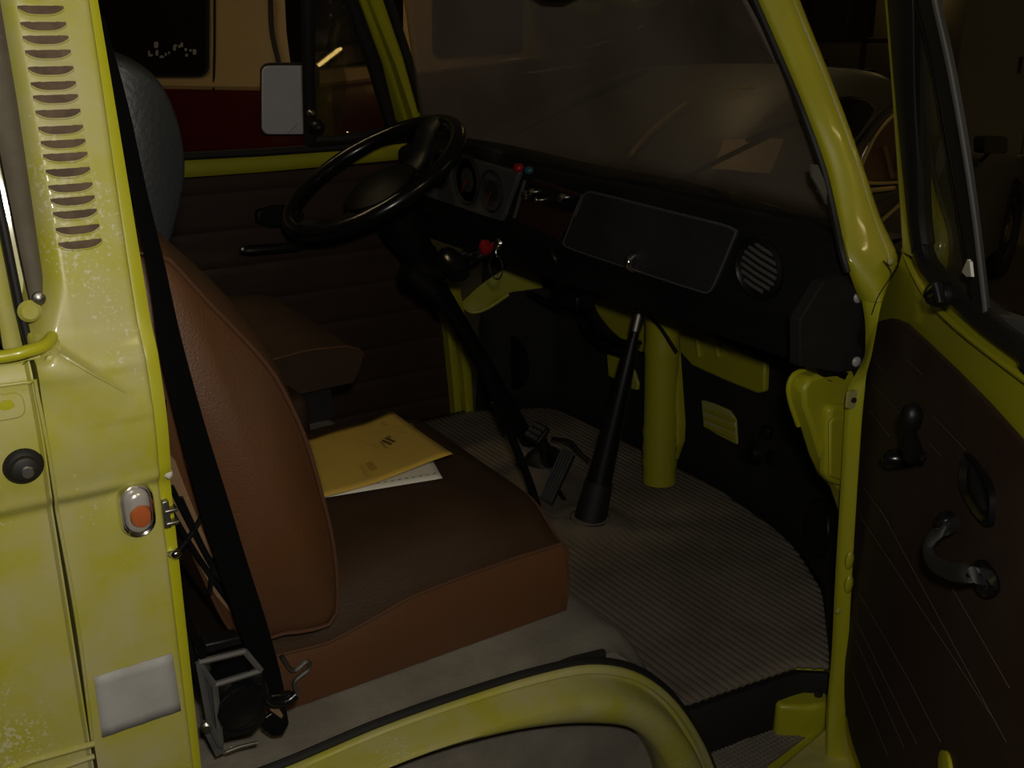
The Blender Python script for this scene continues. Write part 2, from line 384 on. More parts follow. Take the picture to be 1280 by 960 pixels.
# ledge, tubular rail and the dark window frame above the sliding door
ed = MB().tube(crv([P(-60, 452, 'y', .004), P(0, 446, 'y', .0), P(30, 440, 'y', -.002), P(55, 432, 'y', .004), P(66, 420, 'y', .018)], 20), .0052, 12).build('window_rail', 'lime', sd)
MB().strip([P(x, y, 'y', .012) for x, y in ((-60, 450), (0, 446), (30, 443), (50, 436), (74, 424))], [P(x, y, 'y', .006) for x, y in ((-60, 480), (0, 478), (14, 472), (30, 452), (76, 444))], (0, -1, 0), .003, .02, 6).build('rail_bracket', 'lime_dusty', sd)
MB().lathe([(.004, 0), (.0055, .001), (.005, .004), (.002, .005)], P(64, 450, 'y', .002), (0, -1, 0), 16).build('rail_screw', 'lime_dusty', sd)
def slant(name, m, L, R, y, th=.01, b=.003, par=sd):
    return MB().strip([P(a, c, 'y', y) for a, c in L], [P(a, c, 'y', y) for a, c in R], (0, -1, 0), b, th, 6).build(name, m, par)
slant('window_frame', 'frame_dirty', ((-30, 60), (0, 190), (28, 330), (52, 440)), ((0, 0), (22, 130), (44, 280), (66, 432)), .035)
slant('window_seal', 'rubber', ((-40, 120), (0, 290), (20, 390), (34, 440)), ((-30, 90), (12, 290), (30, 380), (44, 440)), .030)
slant('rear_window_frame', 'lime_dusty', ((-60, 200), (-20, 330), (0, 410), (4, 436)), ((-40, 120), (6, 320), (16, 380), (30, 440)), .042)
MB().lathe([(.008, 0), (.009, .003), (.006, .006)], P(36, 388, 'y', .026), (0, -1, 0), 18).build('frame_catch', 'lime_dusty', sd)
MB().lathe([(.005, 0), (.005, .004), (.002, .006)], P(48, 372, 'y', .026), (0, -1, 0), 14).build('frame_screw', 'steel', sd)

# --- wheel-arch sill under the door opening
topc = [(250, 1000), (360, 959), (480, 908), (600, 866), (680, 842), (740, 831), (790, 838), (830, 862), (862, 900), (890, 955), (915, 1040), (930, 1150)]
botc = [(330, 1060), (430, 985), (520, 945), (600, 922), (680, 908), (740, 905), (785, 910), (815, 930), (838, 965), (850, 1010), (860, 1080), (870, 1170)]
T = crv([P(x, y, 'y', .035) for x, y in topc], 60); B = crv([P(x, y, 'y', .0) for x, y in botc], 60)
rows = []
for a, b in zip(T, B):
    r = []
    for t, y in ((0, .050), (0, .032), (.04, .029), (.14, .028), (.17, .034), (.24, .035), (.30, .022), (.36, .006), (.5, -.008), (.7, -.010), (.88, -.006), (.97, -.001), (1, .004), (1.0, .02)):
        p = a.lerp(b, t); r.append(V((p.x, y, p.z)))
    r.append(V((b.x, .06, b.z))); rows.append(r)
sill = MB().grid(rows).build('wheel_arch_sill', 'lime_dusty', van, ang=50)
sill.modifiers.new('s', 'SOLIDIFY').thickness = .002
MB().tube([p + V((0, .004, .004)) for p in T], .005, 8).build('sill_welt', 'rubber', van)
# tyre in the wheel arch
wc = V((.66, .15, .34)); tr = []
for k in range(72):
    a = 2 * PI * k / 72
    tr.append([wc + V((r * math.cos(a), y, r * math.sin(a))) for r, y in ((.20, -.075), (.26, -.092), (.315, -.094), (.338, -.082), (.345, -.06), (.346, .06), (.338, .082), (.315, .094), (.24, .09), (.20, .075))])
tyre = MB().grid(tr, cu=True, cv=True).build('front_wheel', 'tyre', van)
MB().lathe([(.02, -.06), (.10, -.062), (.15, -.045), (.19, -.05), (.205, -.07), (.205, .07)], wc, (0, 1, 0), 40).build('wheel_disc', 'steel', tyre)

# --- floor structure
def fl_front(y): return interp([(.03, 1.22), (.14, 1.315), (.31, 1.49), (.45, 1.575), (.60, 1.632), (.78, 1.655), (.89, 1.662), (1.2, 1.66), (1.45, 1.642), (1.52, 1.5), (1.56, 1.43)], y)
def fl_near(x): return interp([(.95, .20), (1.037, .186), (1.14, .176), (1.257, .163), (1.30, .13), (1.34, .165), (1.49, .31), (1.6, .50), (1.66, .82)], x)
def fl_far(x): return interp([(.9, 1.57), (1.43, 1.57), (1.5, 1.53), (1.60, 1.49), (1.642, 1.447), (1.66, 1.25)], x)
fp = MB(); xs = [.6 + i * .02 for i in range(54)]
fp.grid([[V((x, fl_near(x) + .016 + (fl_far(x) + .004 - fl_near(x)) * j / 4, .489)) for j in range(5)] for x in xs])
o = fp.build('cab_floor', 'lime_in', van); o.modifiers.new('s', 'SOLIDIFY').thickness = .02
# seat box (over the wheel arch), grey carpet on top
def box_front(y): return interp([(.03, .775), (.12, .79), (.3, .80), (1.6, .80)], y)
bx = MB(); rows = []
deepP = [(.745, .787), (.765, .785), (.785, .778), (.80, .765), (.815, .745), (.83, .72), (.845, .69), (.86, .65), (.87, .60), (.88, .470)]
flatP = [(.745, .787), (.765, .786), (.78, .780), (.792, .770), (.80, .755), (.803, .72), (.805, .66), (.807, .60), (.809, .53), (.81, .470)]
def box_prof(y):
    w = 1 - sstep(.14, .30, y)
    dz = .034 * (1 - sstep(.05, .10, y))
    return [(a_[0] * w + b_[0] * (1 - w), a_[1] * w + b_[1] * (1 - w) - dz * sstep(.73, .79, a_[0])) for a_, b_ in zip(deepP, flatP)]
for j in range(52):
    y = .048 + (1.57 - .048) * (j / 51) ** 1.5
    rows.append([V((-.30, y, .47)), V((-.30, y, .788)), V((.1, y, .787)), V((.4, y, .786)), V((.6, y, .787))] + [V((x, y, z)) for x, z in box_prof(y)])
sb = MB().grid(rows, cv=True, caps=True).build('seat_box', 'carpet', van, ang=50, label='carpeted box under the seats')
MB().tube([V((x, .05, .791)) for x in (.22, .35, .5, .62, .68)] + [V((.73, .05, .784))], .006, 8).build('carpet_binding', 'rubber', sb)
# step well beside the floor
MB().box((1.12, .12, .375), (.62, .20, .03)).build('step_well', 'lime_in', van)
curb = []
for x, y in [(1.0 + .02 * i, 0) for i in range(16)]:
    yn = fl_near(x); curb.append([V((x, yn + .03, .485)), V((x, yn, .490)), V((x, yn - .010, .475)), V((x, yn - .006, .39)), V((x, yn + .03, .39))])
MB().grid(curb, cv=True, caps=True).build('floor_riser', 'felt', van)
slP = [P(x, y, 'z', .42) for x, y in ((930, 1010), (965, 965), (1000, 935), (1030, 910), (1055, 890), (1062, 940), (1080, 1020))]
MB().prism(slP, (0, 0, -.06)).build('door_sill', 'lime_dusty', van, bevel=.006)
bk = [P(x, y, 'z', .455) for x, y in ((966, 868), (972, 853), (1000, 846), (1033, 845), (1036, 880), (1010, 884), (972, 882))]
o = MB().prism(bk, (0, 0, -.07)).build('hinge_bracket', 'lime', van, bevel=.008, bseg=3)
MB().lathe([(.008, 0), (.006, .003), (.002, .004)], P(1023, 868, 'z', .458), (-.3, -.7, .6), 12).build('bracket_hole', 'dark', o)

# --- front bulkhead: lime wall, black card in front
def bulk(y, k=0.0): return fl_front(y) + k
def wall_rows(ys, z0, z1f, off, lean=.06, y0off=0):
    rows = []
    for y in ys:
        z1 = z1f(y); rows.append([V((bulk(y) + off + lean * (z0 + (z1 - z0) * j / 6 - .5), y, z0 + (z1 - z0) * j / 6)) for j in range(7)])
    return rows
ys = [.05 + i * .03 for i in range(51)]
MB().grid([[V((1.235 + .155 * (1 - ((y - .79) / .72) ** 2) + .02, y, 1.245)), V((bulk(y) * .45 + .55 * (1.42) + .03, y, 1.19)), V((bulk(y) + .10, y, 1.07)), V((bulk(y) + .09, y, .80)), V((bulk(y) + .07, y, .50))] for y in [.06 + i * .03 for i in range(50)]]).build('front_panel', 'lime', van)
bh = MB().grid(wall_rows(ys, .47, lambda y: 1.09, .03)).build('front_bulkhead', 'lime_in', van); bh.modifiers.new('s', 'SOLIDIFY').thickness = .01
ctop = lambda y: interp([(.05, .48), (.14, .50), (.22, .66), (.30, .84), (.36, .98), (.5, 1.0), (.62, .93), (.75, .90), (.9, .93), (1.1, .95), (1.3, .98), (1.55, 1.0)], y)
kc_ = MB().grid(wall_rows(ys, .49, ctop, 0)).build('kick_panel', 'felt', van); kc_.modifiers.new('s', 'SOLIDIFY').thickness = .006
def bpl(px, py, off=-.006):
    """photo point on the leaning, curved bulkhead"""
    D = ray(px, py); t = 1.2
    for _ in range(4000):
        p = CAM + D * t
        if p.x > bulk(p.y) + off + .06 * (p.z - .5): return p
        t += .001
    return p
def plate(name, m, pts, par, off=-.006, th=.02, bevel=.004, label=None):
    q = [bpl(x, y, off) for x, y in pts]
    return MB().prism(q, (th, 0, 0)).build(name, m, par, bevel=bevel, label=label)
pr = plate('pressed_panel', 'lime_in', [(846, 400), (900, 425), (956, 452), (955, 490), (945, 492), (905, 476), (865, 458), (848, 440)], bh, -.02, .03, .006)
for dx in (872, 896): MB().tube([bpl(dx, 424, -.024), bpl(dx + 2, 446, -.026)], .006, 8).build('pressed_rib', 'lime_in', pr)
vt = plate('vent_panel', 'lime_dusty', [(876, 500), (892, 505), (912, 514), (919, 525), (921, 556), (900, 546), (879, 534)], bh, -.012, .014, .003, 'lime vent panel with slats')
for k in range(3): MB().tube([bpl(881, 512 + k * 10, -.016), bpl(919, 526 + k * 11, -.016)], .004, 8).build('slat', 'lime_in', vt)
def opening(top, bot, m='lime_in', o=-.03):
    return MB().strip(crv([bpl(x, y, o) for x, y in top], 20), crv([bpl(x, y, o) for x, y in bot], 20), (-1, 0, 0), .002, .006, 6).build('bulkhead_opening', m, bh)
opening(((577, 378), (600, 357), (622, 342), (645, 330), (674, 341)), ((588, 389), (606, 385), (634, 367), (655, 363), (676, 360)))
opening(((740, 374), (765, 374), (800, 378), (812, 382)), ((752, 398), (768, 416), (796, 437), (808, 440)))
plate('bulkhead_opening', 'lime_in', [(758, 442), (776, 450), (772, 476), (760, 470)], bh, -.014, .02, .003)
plate('bulkhead_opening', 'lime_dusty', [(791, 462), (797, 480), (796, 488), (788, 486)], bh, -.014, .02, .003)
MB().tube(crv([bpl(577, 380, -.04), bpl(589, 390, -.04), bpl(608, 386, -.04), bpl(636, 368, -.04)], 14), .005, 8).build('opening_rim', 'lime', bh)
# fittings on the kick panel
fit = MB().lathe([(.028, 0), (.03, .01), (.022, .02), (.012, .03), (.012, .045)], bpl(945, 566, 0), (-1, -.2, .2), 18).build('heater_knob', 'blk', kc_)
MB().box(bpl(960, 540, -.01), (.03, .03, .025)).build('heater_clip', 'blk', kc_, bevel=.004)
MB().lathe([(.02, 0), (.018, .012), (.006, .018)], bpl(968, 572, 0), (-1, -.2, .2), 16).build('heater_knob', 'blk_gloss', kc_)
ws_ = [bpl(1018 + 16 * math.cos(a), 662 + 38 * math.sin(a), -.02) for a in [2 * PI * k / 28 for k in range(28)]]
MB().prism(ws_, (.03, 0, 0)).build('speaker_cover', 'blk', kc_, bevel=.01, bseg=3)
sp = MB(); c = bpl(640, 452, -.004); sp.lathe([(.078, 0), (.08, .006), (.072, .009), (.068, .004), (.03, .006), (.01, .008)], c, (-1, -.1, 0), 32); sp.build('round_grommet', 'blk', kc_)
# air duct
tp0 = P(829, 378, 'x', 1.55); tb0 = P(824, 602, 'x', 1.545)
dk = MB(); N_ = 24; pts = [tp0.lerp(tb0, k / N_) for k in range(N_ + 1)]
dk.tube(pts, [.040 if k not in (2, 6, 17, 19, 21) else .0425 for k in range(N_ + 1)], 20)
duct = dk.build('air_duct', 'lime_in', van, ang=70)
MB().strip([P(x, y, 'x', 1.56) for x, y in ((843, 432), (845, 520), (845, 560), (843, 575))], [P(x, y, 'x', 1.57) for x, y in ((846, 432), (853, 530), (852, 552), (844, 575))], (-1, 0, 0), .003, .01, 4).build('duct_flange', 'lime_in', duct)
MB().tube(crv([P(812, 396, 'x', 1.49), P(826, 410, 'x', 1.49), P(846, 440, 'x', 1.49)], 8), .0035, 8).build('duct_cable', 'rubber', duct)

# --- side cove by the hinge post
cvp = [(1062, 455), (1010, 460), (993, 466), (985, 480), (986, 500), (996, 528), (1008, 566), (1020, 592), (1034, 606), (1046, 640), (1062, 640)]
cove = MB().prism([P(x, y, 'y', .12) for x, y in cvp], (0, -.03, 0)).build('side_panel', 'lime_in', van, bevel=.006)
MB().tube(crv([P(x, y, 'y', .118) for x, y in ((1012, 462), (994, 467), (986, 482), (988, 502), (998, 532))], 20), .004, 8).build('panel_bead', 'lime', cove)
pk = MB().prism([P(x, y, 'y', .10) for x, y in ((1022, 506), (1030, 501), (1062, 502), (1062, 606), (1048, 606), (1026, 598), (1020, 590))], (0, -.022, 0)).build('pressed_pocket', 'lime_in', cove, bevel=.008, bseg=3)
MB().prism([P(x, y, 'y', .078) for x, y in ((1034, 526), (1040, 520), (1062, 520), (1062, 600), (1050, 600), (1034, 594))], (0, -.006, 0)).build('pocket_step', 'lime_in', cove, bevel=.004)

# --- near windscreen pillar and hinge post
L_ = [(925, -60), (950, 0), (985, 80), (1012, 145), (1036, 212), (1050, 270), (1060, 318), (1070, 350), (1080, 376)]
R_ = [(980, -60), (1000, 0), (1032, 80), (1058, 148), (1080, 210), (1100, 270), (1122, 320), (1114, 346), (1103, 376)]
yv = [.28, .25, .20, .155, .12, .09, .062, .05, .045]
Lp = crvu([P(x, y, 'y', v) for (x, y), v in zip(L_, yv)]); Rp = crvu([P(x, y, 'y', v - .02) for (x, y), v in zip(R_, yv)])
pn = V((-.35, -.93, .1)); Lp = roofed(Lp); Rp = roofed(Rp)
apil = MB().strip(Lp, Rp, pn, .012, .012, 12, .7).build('windscreen_pillar', 'lime_in', van, ang=60)
MB().tube([a.lerp(b, .72) + pn * .0115 for a, b in zip(Lp[:-10], Rp[:-10])], .0022, 6).build('pillar_bead', 'lime_dusty', apil)
MB().tube([p - pn * .012 + V((-.002, 0, 0)) for p in Lp[:-8]], .006, 8).build('windscreen_rubber', 'rubber', apil)
L_ = [(1080, 376), (1084, 400), (1085, 425), (1083, 448), (1072, 470), (1062, 490), (1058, 530), (1053, 620), (1047, 720), (1042, 820), (1036, 890), (1034, 960)]
R_ = [(1103, 376), (1099, 392), (1095, 415), (1089, 445), (1083, 468), (1081, 488), (1077, 530), (1071, 620), (1065, 720), (1060, 820), (1057, 890), (1056, 960)]
Lp = crvu([P(x, y, 'y', .045) for x, y in L_]); Rp = crvu([P(x, y, 'y', .028) for x, y in R_])
post = MB().strip(Lp, Rp, (-.3, -.95, 0), .003, .006, 8, .5).build('hinge_post', 'lime', van)
h1 = P(1064, 499, 'y', .033)
pl = MB().prism([h1 + V((x, -.002, z)) for x, z in rrect(0, 0, .018, .026, .004)], (0, .004, 0)).build('check_plate', 'lime_dusty', post)
MB().lathe([(.004, 0), (.004, .002)], h1 + V((0, -.004, 0)), (-.3, -.95, 0), 12).build('plate_hole', 'dark', post)
MB().lathe([(.005, 0), (.004, .002), (.001, .003)], P(1048, 764, 'y', .036), (-.3, -.95, 0), 12).build('post_screw', 'lime_dusty', post)
for (x, y) in ((1062, 700), (1061, 730)): MB().ball(P(x, y, 'y', .03), .008, 10, (1, .7, 2)).build('hinge_knuckle', 'lime', post)
# seam between scuttle and hinge post
MB().tube(crv([P(x, y, 'y', .020) for x, y in ((1104, 326), (1112, 336), (1113, 346), (1098, 370), (1090, 392))], 16), .0008, 6).build('panel_gap', 'dark', post)
bl = MB().lathe([(.004, 0), (.005, .003), (.002, .005)], P(1112, 326, 'y', .015), (-.3, -.95, 0), 12).build('scuttle_bolt', 'lime_dusty', post)

# --- windscreen glass, far pillar
def ws_x(y): return 1.235 + .155 * (1 - ((y - .79) / .72) ** 2) + .03 * max(0, (y - .79) / .72)
rows = []
for k in range(81):
    y = .115 + (1.49 - .115) * k / 80; rows.append([V((ws_x(y) - .36 * (z - 1.26) + .0, y + (.79 - y) * (.38 if y < .79 else .31) * (z - 1.26) / .5, z)) for z in [1.262 + .588 * q / 16 for q in range(17)]])
wsg = MB().grid(rows).build('windscreen', 'windscreen', van, label='dusty windscreen glass'); wsg.modifiers.new('s', 'SOLIDIFY').thickness = .004
def farstrip(name, m, L, R, y, b=.004, th=.03, par=van):
    """strips of the far side: y given per row"""
    A_, B_ = [P(a, c, 'y', v) for (a, c), v in zip(L, y)], [P(a, c, 'y', v) for (a, c), v in zip(R, y)]
    if L[0][1] < 0:
        ext = lambda q: [q[0] + (q[0] - q[1]) * ((1.92 - q[0].z) / (q[0] - q[1]).z)] + q
        A_, B_ = ext(A_), ext(B_)
    return MB().strip(A_, B_, (0, -1, 0), b, th, 6).build(name, m, par)
Y4 = (1.47, 1.50, 1.55, 1.60)
fd = MB(); cardg = []
zr = [.46 + i * .01 for i in range(76)]
for z in zr:
    gr = .004 if (round(z * 100) % 9 == 0) else 0
    cardg.append([V((x, 1.602 + gr, z)) for x in (-.3, .3, .8, 1.1, 1.30 + .14 * (1.21 - z))])
for r in cardg: r += [V((r[-1].x, 1.64, r[-1].z)), V((-.3, 1.64, r[-1].z))]
fdoor = fd.grid(cardg, cv=True, caps=True).build('driver_door', 'card', van, label='brown-carded driver door on the far side')
Lr = [P(x, y, 'y', 1.60) for x, y in ((120, 204), (232, 200), (330, 195), (430, 188), (520, 176))]; Rr = [P(x, y, 'y', 1.60) for x, y in ((120, 228), (232, 222), (330, 215), (430, 206), (535, 196))]
MB().strip(Lr, Rr, (0, -1, 0), .008, .04, 6).build('window_ledge', 'lime_in', fdoor)
Lr = [P(x, y, 'y', 1.60) for x, y in ((120, 196), (232, 191), (330, 186), (430, 180), (500, 172))]; Rr = [P(x, y, 'y', 1.60) for x, y in ((120, 205), (232, 201), (330, 196), (430, 189), (520, 178))]
MB().strip(Lr, Rr, (0, -1, 0), .006, .02, 6).build('window_seal', 'rubber', fdoor)
farstrip('quarter_light_bar', 'rubber', ((378, -40), (380, 20), (382, 100), (384, 178)), ((394, -40), (394, 20), (394, 100), (396, 178)), Y4, .006, .02, fdoor)
farstrip('quarter_light_seal', 'rubber', ((418, -40), (433, 0), (462, 80), (486, 160)), ((436, -40), (448, 0), (478, 80), (500, 172)), (1.46, 1.48, 1.52, 1.56), .005, .02, fdoor)
farstrip('quarter_light_sill', 'rubber', ((384, 170), (420, 170), (450, 166), (490, 160)), ((384, 182), (420, 180), (460, 176), (504, 170)), (1.60, 1.60, 1.6, 1.6), .004, .02, fdoor)
cp = P(391, 160, 'y', 1.585)
MB().lathe([(.012, 0), (.018, .01), (.02, .03), (.012, .045), (.005, .05)], cp, (0, -1, .1), 16).build('quarter_light_catch', 'blk', fdoor)
MB().lathe([(.008, 0), (.01, .01), (.004, .02)], cp + V((-.01, -.01, .035)), (0, -1, .1), 14).build('catch_knob', 'steel', fdoor)
qg = MB().grid([[P(394, -60, 'y', 1.45), P(412, -60, 'y', 1.45)], [P(394, 60, 'y', 1.53), P(460, 60, 'y', 1.53)], [P(394, 178, 'y', 1.62), P(505, 178, 'y', 1.62)]]).build('quarter_light_glass', 'sideglass', fdoor); qg.modifiers.new('s', 'SOLIDIFY').thickness = .003
farstrip('door_frame', 'lime_in', ((436, -40), (450, 0), (478, 75), (503, 150)), ((448, -40), (460, 0), (492, 80), (518, 168)), (1.46, 1.47, 1.52, 1.57), .004, .04, fdoor)
fp_ = farstrip('far_windscreen_pillar', 'lime_in', ((448, -40), (462, 0), (494, 80), (524, 168), (530, 200)), ((464, -40), (482, 0), (505, 70), (528, 142), (548, 190)), (1.43, 1.45, 1.49, 1.53, 1.54), .006, .04)
farstrip('far_windscreen_rubber', 'rubber', ((462, -40), (480, 0), (504, 70), (526, 140)), ((474, -40), (492, 0), (515, 70), (540, 150)), (1.42, 1.44, 1.48, 1.50), .006, .03)
# far hinge post low down
farstrip('far_hinge_post', 'lime_in', ((545, 330), (560, 420), (566, 480), (572, 548)), ((556, 330), (568, 415), (576, 480), (578, 540)), (1.57, 1.57, 1.57, 1.57), .003, .03)
farstrip('far_hinge_post', 'lime_in', ((560, 350), (576, 430), (580, 480), (584, 530)), ((574, 350), (586, 430), (590, 480), (592, 524)), (1.55, 1.55, 1.55, 1.55), .003, .03)
# driver door furniture
ar = MB().tube(crv([P(300, 314, 'y', 1.57), P(330, 312, 'y', 1.56), P(370, 308, 'y', 1.56), P(400, 300, 'y', 1.57)], 14), [.008] + [.013] * 12 + [.008], 10).build('pull_strap', 'blk', fdoor)
MB().lathe([(.004, 0), (.007, .002), (.003, .005)], P(304, 312, 'y', 1.557), (0, -1, 0), 12).build('strap_screw', 'steel', fdoor)
rc = [P(318, 262, 'y', 1.595), P(338, 256, 'y', 1.595), P(370, 256, 'y', 1.595), P(378, 268, 'y', 1.595), P(372, 280, 'y', 1.595), P(336, 284, 'y', 1.595), P(318, 278, 'y', 1.595)]
MB().prism(rc, (0, -.02, 0)).build('door_release', 'blk', fdoor, bevel=.005)
# exterior mirror
mc = [P(x, y, 'y', 1.86) for x, y in rrect(361, 125, 72, 92, 10)]
mi = MB().prism([p + V((0, .004, 0)) for p in mc], (.03, .05, 0)).build('wing_mirror', 'rubber', van, bevel=.006, label='rectangular mirror outside the driver window')
MB().prism([P(x, y, 'y', 1.858) for x, y in rrect(361, 125, 66, 86, 9)], (0, .01, 0)).build('mirror_glass', 'mirror', mi, bevel=.002)
MB().tube([P(396, 170, 'y', 1.87), P(405, 185, 'y', 1.78), P(410, 200, 'y', 1.70)], .007, 10).build('mirror_arm', 'blk', mi)
MB().tube([P(360, 167, 'y', 1.856), P(372, 155, 'y', 1.856)], .0014, 6).build('mirror_glint', 'screw', mi, label='bright lamp glint built onto the mirror glass')  # lamp streak reflected in the mirror, added as a thin pale rod
# interior mirror at the top of the windscreen, wipers outside it
im = MB().lathe([(.02, 0), (.045, .012), (.05, .03), (.03, .05), (.02, .09)], P(692, 4, 'x', 1.18), (.1, 0, 1), 18).build('rear_view_mirror', 'blk', van)
def onW(px, py, off):
    D = ray(px, py); t = .8
    while t < 4:
        p = CAM + D * t
        if p.x > ws_x(p.y) - .36 * (p.z - 1.26) + off: return p
        t += .002
    return p
def wiper(a, b, arm):
    A, B_ = onW(*a, .02), onW(*b, .02)
    w = MB().tube([A.lerp(B_, k / 6) + V((.004 * math.sin(PI * k / 6), 0, 0)) for k in range(7)], [.004, .006, .007, .008, .007, .006, .004], 8).build('wiper_blade', 'rubber', van)
    MB().tube([A.lerp(B_, .5) + V((.012, 0, 0)), onW(*arm, .03)], .005, 8).build('wiper_arm', 'blk', w)
wiper((712, 131), (812, 88), (640, 170)); wiper((934, 175), (1012, 148), (850, 225))
ck = P(1021, 213, 'y', .11)
MB().prism([P(x, y, 'y', .115) for x, y in ((1013, 205), (1022, 206), (1030, 224), (1038, 256), (1034, 256), (1022, 232), (1016, 222))], (0, .004, 0)).build('inspection_sticker', 'grey', wsg, smooth=False, label='torn silver sticker at the windscreen edge')
MB().tube([V((ws_x(y) - .36 * .62, .79 + (y - .79) * .72, 1.89)) for y in [.1 + i * .145 for i in range(11)]], .035, 10).build('windscreen_header', 'lime', van)
# roof (above the frame) closes the cab
rf = MB(); rf.grid([[V((x, .13 + 1.33 * j / 8, 1.93 + .06 * math.sin(PI * j / 8) - .02 * max(0, x))) for j in range(9)] for x in (-2.6, -1, 0, .6, 1.0, 1.12)])
o = rf.build('roof', 'lime', van); o.modifiers.new('s', 'SOLIDIFY').thickness = .02
MB().grid([[V((-2.6 + 3.8 * i / 8, 1.66 + (.0 if z < 1.28 else (z - 1.28) * -.24), z)) for z in (.3, .8, 1.25)] for i in range(8)]).build('far_body_side', 'lime', van).modifiers.new('s', 'SOLIDIFY').thickness = .01
MB().box((-.9, .85, .45), (1.2, 1.6, .05)).build('load_floor', 'felt', van)

# --- dashboard
DB = thing  # (kept as parts of the van)
def dsec(y):
    xb = ws_x(y) - .015; e = sstep(.02, .2, y)
    zt = 1.262 + .012 * min(1, y / .6)
    fx = 1.205
    c_ = .022 - .022 * sstep(1.35, .85, y)
    pts = [(xb, zt + c_ - .012), (xb - .03, zt + c_), (fx + .075, zt + c_), (fx + .045, zt + c_ - .006), (fx + .03, zt + c_ * .3 - .004), (fx + .022, zt - .006),
           (fx + .004, zt - .012), (fx - .004, zt - .022), (fx - .006, 1.18), (fx - .010, 1.135), (fx - .008, 1.118), (fx + .004, 1.108), (fx + .006, 1.075), (fx + .014, 1.052), (fx + .035, 1.045), (xb, 1.10)]
    return [V((x, y, z)) for x, z in pts]
dys = [.07, .078, .09, .11, .14, .18] + [.22 + i * .04 for i in range(33)]
dash = MB().grid([dsec(y) for y in dys], cv=True, caps=True).build('dashboard', 'blk_soft', van, ang=50, label='black padded dashboard')
MB().tube([V((1.262 + .004 * math.sin(y * 23), y, 1.262 + .012 * min(1, y / .6) + .022 - .022 * sstep(1.35, .85, y) - .013 + .002 * math.sin(y * 31))) for y in [.10 + .02 * i for i in range(70)]], .014, 12).build('pad_roll', 'blk_soft', dash)
# end bracket with two bright screws
eb = MB().prism([P(x, y, 'y', .075) for x, y in ((1030, 352), (1054, 344), (1066, 356), (1080, 376), (1083, 440), (1072, 462), (1050, 466), (1000, 458), (1000, 400))], (0, .02, 0)).build('dash_end_plate', 'felt', dash, bevel=.002)
for x, y in ((1072, 372), (1070, 452)): MB().lathe([(.0075, 0), (.0075, .002), (.005, .004), (.001, .005)], P(x, y, 'y', .074), (-.2, -1, 0), 18).build('end_screw', 'screw', dash, label='bright screw head')
# lower bracket under the dash end
MB().prism([P(x, y, 'y', .09) for x, y in ((1018, 458), (1062, 466), (1054, 482), (1036, 478), (1024, 468))], (0, .03, 0)).build('dash_foot', 'blk', dash, bevel=.002)
# glovebox lid
def face(px, py, x=1.196): return P(px, py, 'x', x)
gp = crv([face(x, y) for x, y in ((760, 243), (840, 263), (918, 283), (925, 291), (922, 300), (898, 356), (890, 364), (878, 362), (800, 337), (722, 311), (711, 304), (713, 295), (730, 252), (740, 240), (750, 240))], 90)
gl = MB().prism(gp[:-1], (-.012, 0, 0)).build('glovebox_lid', 'glove', dash, bevel=.003, bseg=3, label='charcoal glovebox lid')
gp2 = gp[:-1]
MB().tube([p + V((-.011, 0, 0)) for p in gp2], .0022, 6, closed=True).build('lid_edging', 'grey_face', dash)
gk = face(792, 326, 1.184)
kb = MB().tube([gk + V((0, .0, .010)), gk + V((-.012, 0, .004)), gk + V((-.014, 0, -.008)), gk + V((0, 0, -.018))], [.006, .008, .007, .004], 10).build('lid_latch', 'chrome', dash)
# round vent with slats
vc = face(950, 335, 1.19)
vr = MB().lathe([(.050, .0), (.050, -.006), (.044, -.009), (.040, -.005), (.038, .006)], vc, (1, 0, .06), 40).build('round_vent', 'blk', dash)
va = math.radians(16)
def vpt(u, w, d): return vc + V((d, u * math.cos(va) - w * math.sin(va), -(-u * math.sin(va)) * 1 + w * math.cos(va)))
for k in range(-3, 4):
    zc = k * .0105; hw = math.sqrt(max(.0375 ** 2 - zc ** 2, 1e-5))
    MB().strip([vpt(u, zc + .0036, -.004 - .002 * (u == 0)) for u in (-hw, 0, hw)], [vpt(u, zc - .0026, -.003 - .002 * (u == 0)) for u in (-hw, 0, hw)], (-1, 0, 0), .001, .003, 3).build('vent_slat', 'slat', dash)
# instrument binnacle face
ip = [face(x, y, 1.19) for x, y in ((553, 186), (655, 215), (650, 230), (632, 276), (610, 270), (528, 242), (532, 230), (548, 192))]
ins = MB().prism(ip, (-.012, 0, 0)).build('instrument_panel', 'grey_face', dash, bevel=.003)
ins_n = 0
for (cx, cy, rx, ry) in ((584, 225, .054, 0), (615, 239, .045, 0), (550, 213, .042, 0)):
    c = face(cx, cy, 1.178)
    MB().lathe([(rx, .004), (rx, -.004), (rx * .93, -.007), (rx * .88, .002), (rx * .86, .003)], c, (1, 0, 0), 36).build('gauge_rim', 'dark', dash)
    MB().lathe([(rx * .87, .0), (rx * .5, .0), (rx * .12, -.0005)], c, (1, 0, 0), 30).build('gauge_dial', 'dark', dash)
    MB().tube([c + V((-.003, 0, 0)), c + V((-.003, .4 * rx, -.55 * rx))], .0012, 6).build('gauge_needle', 'red', dash, label='red needle')
